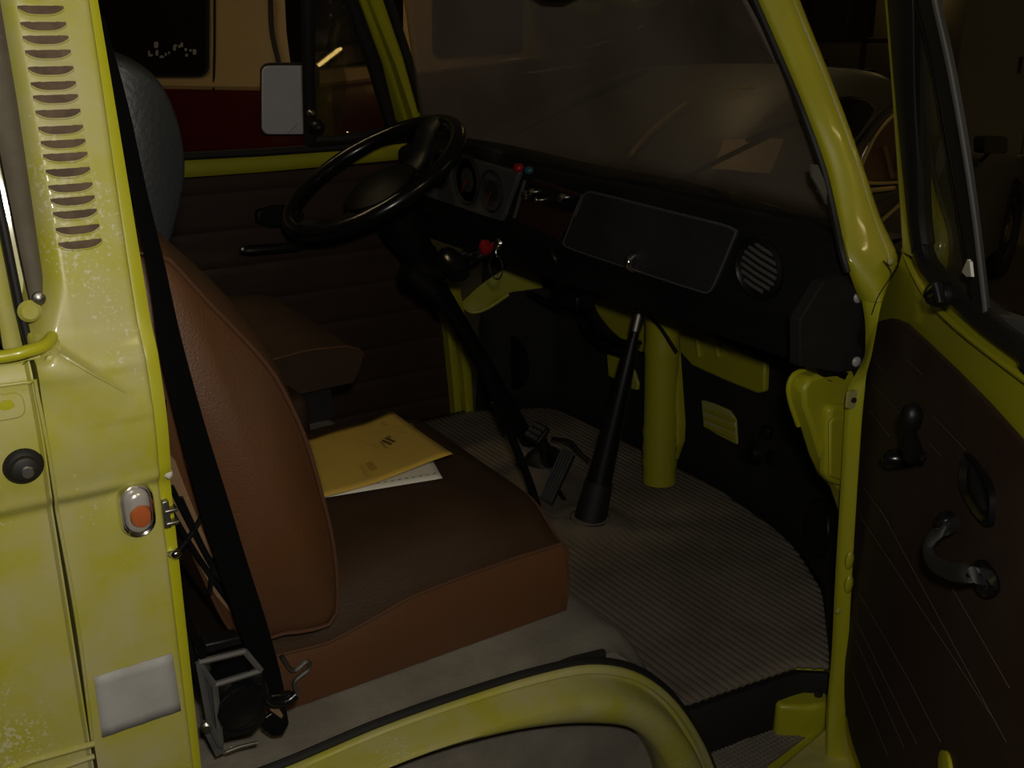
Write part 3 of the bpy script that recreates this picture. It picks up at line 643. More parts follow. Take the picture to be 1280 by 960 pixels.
# radio bay, switches, knobs
rb = MB().prism([face(x, y, 1.197) for x, y in ((668, 222), (730, 243), (716, 272), (700, 300), (648, 276), (655, 246))], (-.006, 0, 0)).build('radio_fascia', 'wood', dash, bevel=.003, label='brown radio fascia')
MB().prism([face(x, y, 1.192) for x, y in ((664, 228), (726, 246), (716, 266), (657, 248))], (-.006, 0, 0)).build('radio', 'blk_gloss', dash, bevel=.002)
for x, y, r in ((661, 244, .010), (668, 240, .008), (706, 247, .008), (676, 250, .006)):
    MB().lathe([(r, 0), (r, .010), (r * .8, .014), (r * .3, .015)], face(x, y, 1.186), (-1, 0, .05), 16).build('radio_knob', 'chrome', dash, label='chrome radio knob')
tr1 = MB().tube([face(656, 226, 1.186), face(643, 272, 1.184)], .004, 8).build('fascia_trim', 'grey_face', dash)
MB().tube([face(646, 224, 1.186), face(633, 268, 1.184)], .003, 8).build('fascia_trim', 'grey_face', dash)
MB().tube([face(730, 246, 1.186), face(719, 270, 1.184)], .0022, 8).build('fascia_trim', 'grey_face', dash)
MB().ball(face(648, 210, 1.18), .0105, 12, (1, 1.2, .9)).build('lever_knob', 'red', dash, label='red heater lever knob')
MB().ball(face(661, 213, 1.18), .0090, 12, (1, 1.2, .9)).build('lever_knob', 'blue', dash, label='blue heater lever knob')
MB().tube([face(648, 212, 1.184), face(646, 224, 1.19)], .003, 8).build('lever_stem', 'blk', dash)
# pull knobs and keys under the dash
MB().lathe([(.006, 0), (.006, .02), (.016, .022), (.018, .034), (.010, .040)], P(622, 308, 'x', 1.20), (-1, .15, .0), 18).build('hazard_knob', 'red', dash, label='red pull knob under the dashboard')
ks = MB(); kp = P(626, 304, 'x', 1.15)
ks.lathe([(.012, 0), (.012, .01), (.008, .014)], kp, (-1, -.3, 0), 16); ks.tube([kp + V((-.01, -.006, 0)), kp + V((-.02, -.012, -.014)), kp + V((-.02, -.016, -.024))], .003, 8)
ks.build('ignition_key', 'chrome', dash)
rg = [kp + V((-.02, -.012 + .026 * math.sin(2 * PI * k / 20), -.045 + .026 * math.cos(2 * PI * k / 20))) for k in range(20)]
MB().tube(rg, .0015, 6, closed=True).build('key_ring', 'steel', dash)
ub = MB().box(P(715, 372, 'x', 1.28), (.05, .10, .03)).build('under_dash_box', 'blk', dash, bevel=.004)
MB().tube(crv([P(688, 312, 'x', 1.18), P(694, 325, 'x', 1.18), P(700, 345, 'x', 1.2)], 8), .006, 8).build('switch_stalk', 'blk', dash)
for pts in ([(715, 372), (724, 395), (735, 415), (755, 432), (785, 438), (800, 428)], [(730, 378), (745, 408), (760, 420), (795, 432)], [(660, 365), (690, 380), (720, 392)]):
    MB().tube(crv([P(x, y, 'x', 1.45) for x, y in pts], 20), .006, 8).build('wiring_loom', 'blk_gloss', dash)

# --- steering wheel and column
wcn = V((1.009, 1.25, 1.234)); a = math.radians(30)
e1 = V((math.cos(a), 0, math.sin(a))); e2 = V((0, 1, 0)); nn = V((-math.sin(a), 0, math.cos(a)))
stw = MB().tube([wcn + (e1 * math.cos(t) + e2 * math.sin(t)) * .21 for t in [2 * PI * k / 72 for k in range(72)]], [.0185 for k in range(72)], 14, closed=True).build('steering_wheel', 'blk_gloss', van, ang=80, label='large black steering wheel')
hubc = wcn - nn * .060
MB().lathe([(.045, -.05), (.060, -.02), (.082, .0), (.092, .018), (.086, .034), (.055, .048), (.02, .054)], hubc, nn, 32).build('wheel_hub', 'hub', stw)
for t in (math.radians(8), math.radians(188)):
    rad = e1 * math.cos(t) + e2 * math.sin(t)
    tan_ = -e1 * math.sin(t) + e2 * math.cos(t)
    rows = []
    for k in range(9):
        u = k / 8; c = hubc + nn * .015 + rad * (.06 + .145 * u) + nn * (.055 * sstep(.2, 1, u)); w = .048 - .012 * math.sin(PI * u)
        rows.append([c + tan_ * w * math.cos(q) + nn * .010 * math.sin(q) for q in [2 * PI * m / 12 for m in range(12)]])
    MB().grid(rows, cv=True, caps=True).build('wheel_spoke', 'blk', stw)
cd = -nn; c0 = hubc + cd * .03
colm = MB().lathe([(.048, 0), (.050, .05), (.040, .10), (.036, .16), (.022, .18), (.021, .78)], c0, cd, 20).build('steering_column', 'blk', van)
MB().lathe([(.03, .12), (.042, .13), (.042, .20), (.03, .21)], c0, cd, 20).build('column_clamp', 'blk_gloss', colm)
ig = c0 + cd * .10 + V((0, -.03, 0))
MB().tube(crv([ig, ig + V((.01, -.06, -.01)), ig + V((.02, -.14, .0)), ig + V((.03, -.19, .01))], 12), [.010] * 4 + [.006] * 6 + [.010, .008], 10).build('indicator_stalk', 'blk', colm)
MB().tube(crv([P(505, 345, 'y', 1.1), P(560, 338, 'y', 1.1), P(600, 320, 'y', 1.08), P(625, 305, 'y', 1.06)], 14), [.026] * 4 + [.018] * 6 + [.013] * 4, 12).build('column_bracket', 'blk', colm)
MB().lathe([(.026, 0), (.03, .02), (.03, .06), (.018, .08)], P(556, 322, 'y', 1.12), (0, -1, -.3), 16).build('ignition_lock', 'blk_gloss', colm)
MB().prism([P(x, y, 'y', 1.3) for x, y in ((572, 320), (590, 308), (608, 318), (596, 332), (578, 340))], (0, .01, 0)).build('fuse_cover', 'grey_face', colm)

# --- levers and pedals
hb = crv([P(538, 362, 'y', .93), P(575, 408, 'y', .93), P(602, 455, 'y', .92), P(619, 496, 'y', .91), P(645, 560, 'y', .90), P(660, 598, 'y', .89), P(668, 622, 'y', .88), P(671, 632, 'y', .88)], 40)
hbr = MB().tube(hb, [.015] * 4 + [.011] * 12 + [.0095] * 24, 12).build('handbrake_lever', 'blk_gloss', van)
MB().tube([P(510, 338, 'y', .94), P(540, 366, 'y', .93)], [.02, .017], 12).build('lever_grip', 'blk', hbr)
gt = P(799, 392, 'y', .80); gb = P(737, 652, 'z', .505)
gv = gb - gt
gr_ = MB().tube([gt + gv * t for t in (0, .1, .2, .4, .6, .8, .84, .98)], [.010, .010, .017, .020, .024, .028, .030, .034], 16).build('gear_lever', 'blk', van, label='black gear lever rising from the cab floor')
MB().tube([gt + gv * t for t in (-.02, .08)], .013, 12).build('lever_collar', 'steel', gr_)
MB().tube([gt + gv * t for t in (.80, .985)], [.0305, .0365], 16).build('lever_gaiter', 'rubber', gr_)
MB().lathe([(.050, 0), (.052, .008), (.044, .014), (.038, .010)], gb + V((0, 0, -.002)), (0, 0, 1), 28).build('gaiter_ring', 'rubber', gr_)
def pedal(c, w, h, name, rows_=3, cols_=3, tilt=.9):
    """rubber pad of raised studs"""
    u = V((0, 1, 0)); vv = V((math.cos(tilt), 0, math.sin(tilt))); n_ = V((-math.sin(tilt), 0, math.cos(tilt)))
    pad = MB().prism([c + u * x + vv * y for x, y in rrect(0, 0, w, h, .012)], n_ * .012).build(name, 'rubber', van, bevel=.003)
    for i in range(cols_):
        for j in range(rows_):
            q = c + n_ * .013 + u * (w * .28 * (i - (cols_ - 1) / 2)) + vv * (h * .28 * (j - (rows_ - 1) / 2))
            MB().prism([q + u * x + vv * y for x, y in rrect(0, 0, w * .2, h * .2, .002, 2)], n_ * .004).build('pad_stud', 'steel' if False else 'grey', pad)
    return pad, n_, vv
bp_ = P(673, 543, 'y', 1.03)
pd, n_, vv = pedal(bp_, .058, .05, 'brake_pedal', tilt=.75)
MB().tube([bp_ - n_ * .002, P(681, 560, 'y', 1.02), P(686, 578, 'z', .51)], [.012, .014, .02], 12).build('pedal_stem', 'blk', pd)
MB().lathe([(.055, 0), (.052, .012), (.03, .03), (.022, .034)], P(682, 576, 'z', .503), (0, 0, 1), 24).build('pedal_boot', 'rubber', pd)
cp_ = P(627, 505, 'y', 1.28)
pd2, n_, vv = pedal(cp_, .05, .045, 'clutch_pedal', tilt=.75)
MB().tube([cp_ - n_ * .002, cp_ + V((.06, 0, -.09))], [.012, .018], 12).build('pedal_stem', 'blk', pd2)
# accelerator: long ribbed treadle
g0, g1 = P(684, 628, 'z', .515), P(712, 566, 'z', .60)
g2 = P(722, 572, 'z', .60); wv = (g2 - g1)
wv = V((0, -.045, 0)); 
n3 = (g1 - g0).cross(wv).normalized(); n3 = n3 if n3.z > 0 else -n3
acc = MB().prism([g0 - wv * .5, g0 + wv * .5, g1 + wv * .55, g1 - wv * .55], n3 * .008).build('accelerator_pedal', 'rubber', van, bevel=.002)
for k in range(5):
    f_ = -.40 + .2 * k
    MB().tube([g0 + wv * f_ + n3 * .009, g1 + wv * f_ * 1.1 + n3 * .009], .0028, 6).build('pedal_rib', 'grey', acc)
MB().tube(crv([P(690, 548, 'z', .60), P(712, 552, 'z', .60), P(724, 565, 'z', .58), P(737, 577, 'z', .56)], 10), .005, 8).build('pedal_linkage', 'blk', acc)
MB().tube([g0.lerp(g1, .35), P(706, 626, 'z', .50)], .005, 8).build('pedal_pivot', 'blk', acc)

# ================================================================== passenger door (open)
Hh = V((1.18, 0, 0)); gd = V((-.63, -.777, 0)); nd = V((-.777, .63, 0))
def D_(px, py, n0=0, slope=0, z0=1.25):
    N = V((nd.x, nd.y, -slope)); Q = Hh + nd * n0 + V((0, 0, z0)); return PP(px, py, Q, N)
def Dc(s, z, n0=0): return Hh + gd * s + nd * n0 + V((0, 0, z))
lp = [D_(x, y, -.004) for x, y in ((1122, 332), (1104, 362), (1091, 388), (1087, 420), (1083, 470), (1074, 560), (1067, 660), (1062, 780), (1058, 880), (1066, 940), (1090, 985))]
outer = lp + [Dc(.35, .46, -.004), Dc(1.0, .46, -.004), Dc(1.02, 1.0, -.004), Dc(1.0, 1.25, -.004), D_(1280, 452, -.004), D_(1232, 418, -.004), D_(1196, 388, -.004), D_(1164, 362, -.004), D_(1146, 340, -.004), D_(1140, 318, -.004), D_(1128, 310, -.004)]
door = MB().prism(outer, -nd * .045).build('passenger_door', 'lime', van, bevel=.004, label='open passenger door with a brown card')
# brown card
cardp = crv([D_(x, y, 0) for x, y in ((1116, 398), (1098, 404), (1090, 420), (1084, 470), (1076, 560), (1068, 660), (1063, 780), (1060, 860), (1066, 915), (1082, 965))], 40)
cardp += [Dc(.30, .49), Dc(.97, .49), Dc(.99, 1.0), Dc(.96, 1.185)] + [D_(x, y) for x, y in ((1280, 546), (1240, 502), (1200, 462), (1160, 424), (1138, 404), (1126, 399))]
MB().prism(cardp, nd * .006).build('door_card', 'card', door, bevel=.003)
# pressed lines in the card
def zline(p0, p1):
    a, b = D_(*p0, .0075), D_(*p1, .0075); return a, b
for p0, p1 in (((1093, 452), (1102, 462)), ((1090, 480), (1128, 520)), ((1086, 512), (1112, 545)), ((1134, 450), (1152, 468)), ((1166, 520), (1206, 562)), ((1162, 555), (1176, 570)),
               ((1080, 610), (1112, 655)), ((1100, 636), (1258, 928)), ((1076, 646), (1240, 896)), ((1074, 742), (1136, 850)), ((1072, 780), (1146, 930)), ((1070, 800), (1130, 935)), ((1136, 850), (1176, 928)), ((1066, 840), (1110, 945)), ((1170, 700), (1262, 860))):
    a, b = zline(p0, p1); MB().tube([a, a.lerp(b, .5), b], .0006, 4).build('card_crease', 'crease', door)
# window winder
wa, wb = D_(1140, 515, .045), D_(1142, 572, .03)
wn = MB().tube(crv([wa, wa.lerp(wb, .5) + nd * .004, wb], 12), [.008, .010, .009, .008, .008, .008, .009, .010, .011, .012, .012, .010], 12).build('window_winder', 'blk', door)
MB().ball(wa + nd * .000 - V((0, 0, .006)), .0128, 16, (1, 1, 1.35)).build('winder_knob', 'blk', door)
MB().lathe([(.012, 0), (.013, .010), (.011, .024), (.005, .030)], D_(1133, 574, .006), nd, 18).build('winder_boss', 'blk_gloss', door)
MB().lathe([(.005, 0), (.006, .004), (.003, .007)], D_(1157, 571, .03), nd, 14).build('winder_screw', 'blk_gloss', door)
# release escutcheon
ep = crv([D_(x, y, .006) for x, y in ((1212, 566), (1222, 576), (1240, 602), (1245, 622), (1243, 655), (1236, 656), (1222, 640), (1207, 612), (1206, 584), (1212, 566))], 40)[:-1]
ec = sum(ep, V((0, 0, 0))) / len(ep)
es = MB().grid([ep, [p + nd * .006 for p in ep], [ec + (p - ec) * .90 + nd * .007 for p in ep], [ec + (p - ec) * .78 + nd * .001 for p in ep]], cv=True, caps=True).build('release_escutcheon', 'blk_gloss', door)
MB().tube([D_(1217, 584, .010), D_(1222, 612, .014), D_(1232, 640, .012)], [.005, .008, .005], 10).build('release_paddle', 'blk', door)
# pull handle
hp = crv([D_(1194, 656, .012), D_(1180, 662, .030), D_(1166, 672, .040), D_(1160, 688, .044), D_(1168, 704, .044), D_(1188, 714, .042), D_(1212, 718, .036), D_(1236, 722, .016)], 40)
rows = []
for i, p in enumerate(hp):
    t = (hp[min(i + 1, 39)] - hp[max(i - 1, 0)]).normalized(); w = nd.cross(t).normalized()
    k = .0095 if 5 < i < 34 else .0085
    rows.append([p + w * k * math.cos(q) + nd * .0055 * math.sin(q) for q in [2 * PI * m / 14 for m in range(14)]])
ph = MB().grid(rows, cv=True, caps=True).build('pull_handle', 'glove', door)
MB().lathe([(.011, 0), (.012, .008), (.009, .016), (.004, .020)], D_(1192, 652, .004), nd, 18).build('handle_mount', 'blk_gloss', door)
MB().prism([D_(x, y, .005) for x, y in ((1230, 702), (1236, 700), (1246, 712), (1253, 728), (1252, 742), (1246, 748), (1238, 742), (1230, 722))], nd * .014).build('handle_mount', 'blk_gloss', door, bevel=.004)
MB().lathe([(.005, 0), (.006, .003), (.002, .006)], D_(1243, 724, .02), nd, 14).build('mount_screw', 'steel', door)
MB().lathe([(.02, 0), (.02, .004), (.012, .006)], D_(1184, 962, .006), nd, 20).build('card_plug', 'lime_in', door)
# window frame of the door (leans in towards the roof)
SL = .25
def W_(px, py, n0=0): return D_(px, py, n0, SL)
def dstrip(name, m, L, R, n0=0, b=.004, th=.02, k=6):
    A_, B_ = crv([W_(x, y, n0) for x, y in L], 24), crv([W_(x, y, n0) for x, y in R], 24)
    if L[0][1] < 0: A_, B_ = roofed(A_), roofed(B_)
    return MB().strip(A_, B_, nd, b, th, k).build(name, m, door)
dstrip('window_frame', 'lime', ((1100, -60), (1107, 0), (1116, 110), (1122, 200), (1127, 280), (1128, 312)), ((1110, -60), (1116, 0), (1124, 110), (1131, 200), (1138, 280), (1146, 322)), .004, .004, .03)
dstrip('window_seal', 'rubber', ((1106, -60), (1110, 0), (1120, 110), (1129, 200), (1137, 270), (1142, 318)), ((1134, -60), (1140, 0), (1142, 110), (1146, 200), (1148, 270), (1152, 305)), .009, .006, .03)
dstrip('inner_seal', 'blk_soft', ((1130, -60), (1134, 0), (1142, 110), (1148, 200), (1148, 270), (1150, 310)), ((1148, -60), (1152, 0), (1150, 110), (1152, 200), (1152, 270), (1158, 315)), .004, .004, .012)
dstrip('lower_seal', 'rubber', ((1142, 300), (1146, 330), (1160, 352), (1180, 372), (1200, 392), (1232, 420), (1290, 462)), ((1150, 298), (1156, 322), (1170, 340), (1190, 356), (1212, 372), (1246, 400), (1300, 438)), .008, .005, .02)
dstrip('divider_bar', 'rubber', ((1126, -60), (1142, 0), (1162, 80), (1180, 180), (1198, 280), (1216, 398)), ((1158, -60), (1168, 0), (1186, 80), (1204, 180), (1218, 280), (1232, 402)), .006, .002, .006)
dstrip('divider_trim', 'trim_dark', ((1154, -60), (1164, 0), (1182, 80), (1201, 180), (1216, 280), (1230, 402)), ((1158, -60), (1168, 0), (1186, 80), (1204, 180), (1219, 280), (1233, 402)), .0085, .0015, .002)
dstrip('divider_trim', 'blk', ((1126, -60), (1142, 0), (1162, 80), (1180, 180), (1198, 280), (1215, 398)), ((1130, -60), (1146, 0), (1166, 80), (1184, 180), (1202, 280), (1219, 398)), .008, .001, .002)
qp = [W_(x, y, .002) for x, y in ((1138, -60), (1146, 300), (1160, 345), (1192, 372), (1222, 402), (1206, 300), (1180, 120), (1160, 20), (1148, -60))]
MB().prism(qp, -nd * .003).build('quarter_light_glass', 'doorglass', door, smooth=False)
mp = [W_(x, y, .002) for x, y in ((1152, -60), (1168, 20), (1200, 180), (1232, 405), (1290, 448))] + [Hh + gd * .95 + V((0, 0, 1.25)), Hh + gd * .85 + nd * .16 + V((0, 0, 1.88)), Hh + gd * .15 + nd * .16 + V((0, 0, 1.88))]
MB().tube([W_(1290, 450, .0)] + [Hh + gd * .97 + V((0, 0, 1.25)), Hh + gd * .93 + nd * .16 + V((0, 0, 1.86)), Hh + gd * .10 + nd * .165 + V((0, 0, 1.9)), W_(1112, -60, .0)], .012, 8).build('window_surround', 'rubber', door)
# wound-down pane edge lying at the ledge
MB().strip([W_(x, y, .0) for x, y in ((1232, 388), (1256, 396), (1280, 402), (1320, 412))], [W_(x, y, .0) for x, y in ((1236, 412), (1256, 426), (1280, 444), (1320, 470))], nd, .003, .02, 4).build('wound_down_pane', 'grey', door)
# catch of the quarter light
qc = W_(1186, 368, .012)
MB().lathe([(.014, 0), (.015, .012), (.011, .022), (.004, .026)], qc, nd, 20).build('quarter_light_catch', 'blk', door)
MB().tube([qc + nd * .018, W_(1172, 360, .03), W_(1176, 378, .03)], [.008, .007, .005], 10).build('catch_lever', 'blk_gloss', door)
MB().prism([W_(x, y, .018) for x, y in ((1213, 324), (1216, 328), (1218, 346), (1212, 346), (1206, 340))], nd * .003).build('catch_tab', 'white', door, label='small white tab')
# door underside pocket / outside skin
MB().tube(crv([D_(x, y, .0) for x, y in ((1130, 312), (1140, 336), (1160, 372), (1200, 412), (1290, 480))], 20), .004, 8).build('ledge_bead', 'lime', door)

# ================================================================== passenger seat
ps = thing('passenger_seat', 'brown vinyl passenger seat nearest the open door, charcoal headrest, papers on it', 'seat', (.55, .43, .786))
def S_(px, py, y=.155): return P(px, py, 'y', y)
seam = [S_(*q) for q in [(376, 812), (400, 807), (416, 801), (454, 780), (510, 748), (570, 724), (637, 700), (692, 683), (704, 679)]]
seamz = [(p.x, p.z) for p in seam]
y0, y1 = .155, .705
def cush_rows():
    rows = []; ny = 26
    for j in range(ny + 1):
        t = j / ny; y = y0 + (y1 - y0) * t; e = min(t, 1 - t) * (y1 - y0)
        crown = .012 * sstep(0, .10, e); fr = .022 * sstep(0, .12, e)
        inset = .010 * (1 - sstep(0, .012, e))
        r = []
        for k in range(24):                               # top from rear to front lip
            x = .30 + (.738 + fr * .5 + .02 * t - .30) * k / 23
            z = interp([(.30, .868)] + seamz, x) + crown - .003 * (1 - sstep(0, .01, e)) + (.020 * (1 - sstep(.62, .75, x)) + 0) * sstep(0, .05, e) + .016 * sstep(0, .12, e)
            if j in (0, ny): z = interp([(.30, .868)] + seamz, x)
            r.append(V((x, y, z)))
        xf = r[-1].x; zf = r[-1].z
        for dx, z in ((.007, zf - .010), (.009, zf - .022), (.000, zf - .05), (-.012, .83), (-.018, .80), (-.026, .792)): r.append(V((xf + dx, y, z)))
        r += [V((.60, y, .789)), V((.45, y, .789)), V((.30, y, .789))]
        rows.append(r)
    return rows
cr = cush_rows()
# side faces: bulge a little
def side_face(row, sgn):
    top = row[:24]; m = []
    for p in top: m.append([V((p.x, p.y + sgn * .004 * 0, p.z)), V((p.x, p.y + sgn * .006, p.z - .03)), V((p.x, p.y + sgn * .005, (p.z + .789) / 2)), V((min(p.x, .735), p.y + sgn * .001, .790))])
    return m
cu = MB().grid(cr, cv=True, caps=False)
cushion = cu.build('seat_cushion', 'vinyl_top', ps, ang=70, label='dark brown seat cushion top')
for row, sg, nm in ((cr[0], -1, 'cushion_side'), (cr[-1], 1, 'cushion_side')):
    top = row; rr = []
    for k in range(30):
        p = top[k] if k < 30 else top[-1]
        zb = .789
        rr.append([V((p.x, p.y, p.z)), V((p.x, p.y + sg * .005, p.z + (zb - p.z) * .25)), V((p.x, p.y + sg * .006, p.z + (zb - p.z) * .6)), V((p.x, p.y + sg * .001, zb))])
    MB().grid(rr[:27] ).build(nm, 'vinyl', ps, ang=70)
pipe = [p + V((0, -.001, .001)) for p in cr[0][:26]]
MB().tube(pipe, .0022, 8).build('piping', 'piping', ps, label='raised seam along the cushion edge')
MB().tube([cr[j][24] + V((0, 0, .002)) for j in range(0, 27)], .0022, 8).build('piping', 'piping', ps)
# backrest: profile in (x,z) that swells inward from the side seam
bprof = [(.345, .895), (.372, .889), (.398, .888), (.409, .898), (.412, .93), (.412, .967), (.408, 1.01), (.401, 1.05), (.388, 1.115), (.372, 1.165), (.352, 1.21), (.318, 1.259), (.293, 1.292), (.272, 1.322), (.255, 1.340), (.225, 1.345), (.205, 1.33), (.205, 1.28), (.215, 1.20), (.235, 1.10), (.26, 1.0), (.285, .92), (.315, .895)]
bprof = [(p.x, p.y) for p in crv([V((x, z, 0)) for x, z in bprof], 60)]
def brow(y, grow, pinch=0):
    cx, cz = .30, 1.08; out = []
    for x, z in bprof:
        up = sstep(.9, 1.3, z); fx = 1 if x > .3 + (1.08 - z) * .25 else .4
        d = V((x - cx, 0, (z - cz) * .4)); d = d.normalized() if d.length > 0 else d
        gx = grow * (.35 + .65 * up) * fx
        out.append(V((x + d.x * gx - pinch * d.x, y, z + d.z * gx + grow * .5 * sstep(1.2, 1.33, z) - pinch * d.z)))
    return out
ylist = [(.150, 0, .012), (.150, 0, .004), (.153, 0, 0), (.160, .004, 0), (.172, .010, 0), (.20, .020, 0), (.25, .030, 0), (.34, .036, 0), (.43, .037, 0), (.52, .036, 0), (.61, .030, 0), (.66, .020, 0), (.688, .010, 0), (.70, .004, 0), (.707, 0, 0), (.71, 0, .004), (.71, 0, .012)]
c_ = V((.325, 0, 1.09))
def puff(y, k, amp, sgn):
    return [V((c_.x + (p.x - c_.x) * k, y + sgn * amp * (1 - k * k), c_.z + (p.z - c_.z) * k)) for p in brow(y, 0, .004)]
ks_ = (.94, .86, .76, .64, .5, .35, .2, .05)
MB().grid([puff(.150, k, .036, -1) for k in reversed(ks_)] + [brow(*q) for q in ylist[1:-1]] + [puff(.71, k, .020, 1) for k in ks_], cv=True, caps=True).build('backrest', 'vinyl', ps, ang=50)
MB().tube([p + V((0, -.001, 0)) for p in brow(.151, .001)], .0024, 8, closed=True).build('piping', 'piping', ps, label='raised seam round the backrest side')
# headrest
hpx = [(128, 60), (142, 64), (165, 74), (190, 92), (207, 118), (220, 152), (227, 190), (227, 225), (220, 262), (210, 300), (203, 322), (192, 342), (176, 330), (160, 240), (140, 150), (125, 90)]
hprof = crv([S_(x, y, .32) for x, y in hpx] + [S_(128, 60, .32)], 60)[:-1]
hc = sum(hprof, V((0, 0, 0))) / len(hprof)
hrows = []
for y, s_ in ((.300, .86), (.302, .93), (.308, .975), (.318, 1.0), (.36, 1.01), (.43, 1.015), (.50, 1.01), (.545, .995), (.556, .96), (.56, .9)):
    hrows.append([V((hc.x + (p.x - hc.x) * s_, y, hc.z + (p.z - hc.z) * s_)) for p in hprof])
MB().grid(hrows, cv=True, caps=True).build('headrest', 'headrest', ps, ang=60, label='tall charcoal headrest')
for y in (.37, .49): MB().tube([V((hc.x - .03, y, hc.z - .1)), V((.24, y, 1.25))], .006, 10).build('headrest_post', 'steel', ps)
# frame hook at the rear of the cushion, webbing panel in the back
hk = crv([S_(*q, .14) for q in ((352, 820), (366, 838), (384, 826), (386, 836), (368, 852), (372, 868), (366, 876))], 26)
MB().tube(hk, .0028, 8).build('frame_hook', 'steel', ps)
bpn = [P(x, y, 'y', .140) for x, y in ((205, 560), (232, 590), (262, 660), (300, 740), (338, 815), (318, 800), (270, 745), (218, 650))]
MB().prism(bpn, (0, .01, 0)).build('back_lining', 'tan', ps, smooth=False, label='tan lining behind the backrest frame')
for pts in ([(214, 608), (240, 660), (280, 732), (338, 812)], [(214, 640), (250, 700), (300, 770), (342, 822)], [(232, 570), (262, 640), (300, 735), (336, 800)], [(222, 690), (244, 660), (256, 632), (252, 600)], [(262, 742), (268, 700), (284, 690), (290, 740)], [(225, 622), (262, 700), (300, 745)], [(300, 785), (306, 750), (316, 762), (330, 800)]):
    MB().tube(crv([P(x, y, 'y', .132) for x, y in pts], 16), .0030, 8).build('back_spring', 'blk_gloss', ps)

# ================================================================== driver seat
ds = thing('driver_seat', 'brown vinyl driver seat beyond, under the steering wheel', 'seat', (.6, 1.22, .786))
rows = []
for j in range(17):
    t = j / 16; y = .97 + .50 * t; e = min(t, 1 - t) * .5; c_ = .014 * sstep(0, .1, e)
    r = [V((x, y, z + c_)) for x, z in ((.33, .93), (.45, .935), (.6, .945), (.72, .955), (.80, .950))] + [V((.825, y, .94)), V((.835, y, .925)), V((.828, y, .90)), V((.812, y, .872)), V((.6, y, .868)), V((.33, y, .866))]
    rows.append(r)
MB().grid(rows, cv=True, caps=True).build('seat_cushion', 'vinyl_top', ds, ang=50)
MB().tube([rows[0][k] + V((0, -.001, 0)) for k in range(7)], .003, 8).build('piping', 'piping', ds)
MB().grid([[V((x * 1.0 - .07, yy, z)) for x, z in bprof] for yy in (.98, 1.0, 1.2, 1.45, 1.47)], cv=True, caps=True).build('backrest', 'vinyl', ds, ang=50)
MB().box((.56, 1.22, .827), (.44, .42, .078)).build('seat_base', 'felt', ds)
# jack box / brown trim between seats
MB().box((.40, .84, .86), (.5, .10, .14)).build('parking_tray', 'card', van, bevel=.02, bseg=3)

# ================================================================== ribbed mat, step mat
rows = []; x = .82
while x < 1.655:
    fy = .97
    ribz = .003 * (0.5 + .5 * math.cos(2 * PI * x / .0155)) ** .6
    a, b = fl_near(x) + .004, fl_far(x) - .006
    nyy = 46; r = []
    for j in range(nyy + 1):
        y = a + (b - a) * j / nyy
        near_gear = math.hypot(x - gb.x, y - gb.y)
        ped = math.hypot((x - 1.32) / .9, y - 1.02)
        fade = sstep(.075, .12, near_gear) * sstep(.10, .17, ped)
        z = .4955 + ribz * fade + .016 * (1 - sstep(.045, .105, near_gear)) + .003 * (1 - sstep(.1, .2, ped))
        r.append(V((x, y, z)))
    rows.append(r); x += .0031
mt = MB().grid(rows).build('rubber_mat', 'mat', None, ang=80); mt.modifiers.new('s', 'SOLIDIFY').thickness = .005
tag(mt, 'dusty brown ribbed rubber mat covering the cab floor', 'floor mat')
sp_ = [P(x, y, 'z', .395) for x, y in ((862, 915), (905, 893), (960, 868), (1000, 872), (1034, 880), (1030, 905), (1000, 925), (960, 955), (930, 990), (880, 1000), (868, 960))]
sm = MB().prism(sp_, (0, 0, -.006)).build('step_mat', 'mat', None)
tag(sm, 'small cross-hatched rubber mat on the step by the sill', 'step mat')
cxm = sum(sp_, V((0, 0, 0))) / len(sp_)
def inside(p, poly):
    c = False; n = len(poly); j = n - 1
    for i in range(n):
        if ((poly[i].y > p.y) != (poly[j].y > p.y)) and (p.x < (poly[j].x - poly[i].x) * (p.y - poly[i].y) / (poly[j].y - poly[i].y) + poly[i].x): c = not c
        j = i
    return c
rb_ = MB()
for fam in (0, 1):
    d_ = V((1, 0, 0)) if fam == 0 else V((0, 1, 0)); o_ = V((0, 1, 0)) if fam == 0 else V((1, 0, 0))
    for k in range(-40, 41):
        run = []
        for m in range(-60, 61):
            q = cxm + o_ * (k * .0085) + d_ * (m * .006)
            if inside(q, sp_): run.append(q + V((0, 0, .001)))
            else:
                if len(run) > 1: rb_.tube([run[0], run[-1]], .0013, 5)
                run = []
        if len(run) > 1: rb_.tube([run[0], run[-1]], .0013, 5)
rb_.build('raised_grid', 'carpet', sm, label='raised cross-hatch ribs')

# ================================================================== papers on the seat
ZS = max(max(p.z for p in cr[j][9:24]) for j in range(8, 26)) + .001
fo = thing('paper_folder', 'mustard yellow printed folder lying open-side down on the passenger seat', 'folder', P(480, 570, 'z', .93))
def sheet(name, m, c4, z, par, nx=16, ny=12, lift=None, th=.0008):
    q = [P(x, y, 'z', z) for x, y in c4]; g = []
    for j in range(ny + 1):
        a_ = q[0].lerp(q[3], j / ny); b_ = q[1].lerp(q[2], j / ny); g.append([a_.lerp(b_, i / nx) + V((0, 0, lift(i / nx, j / ny) if lift else 0)) for i in range(nx + 1)])
    o = MB().grid(g).build(name, m, par); o.modifiers.new('s', 'SOLIDIFY').thickness = th; return o, g
lf = lambda u, v: .004 + .007 * sstep(.6, 1, u) * (1 - v) + .006 * v * v * sstep(.3, 1, u) + .0015 * math.sin(u * 5 + v * 3)
fo_c, fg = sheet('folder_cover', 'paper', ((383, 552), (490, 520), (566, 576), (404, 625)), ZS + .006, fo, lift=lf)
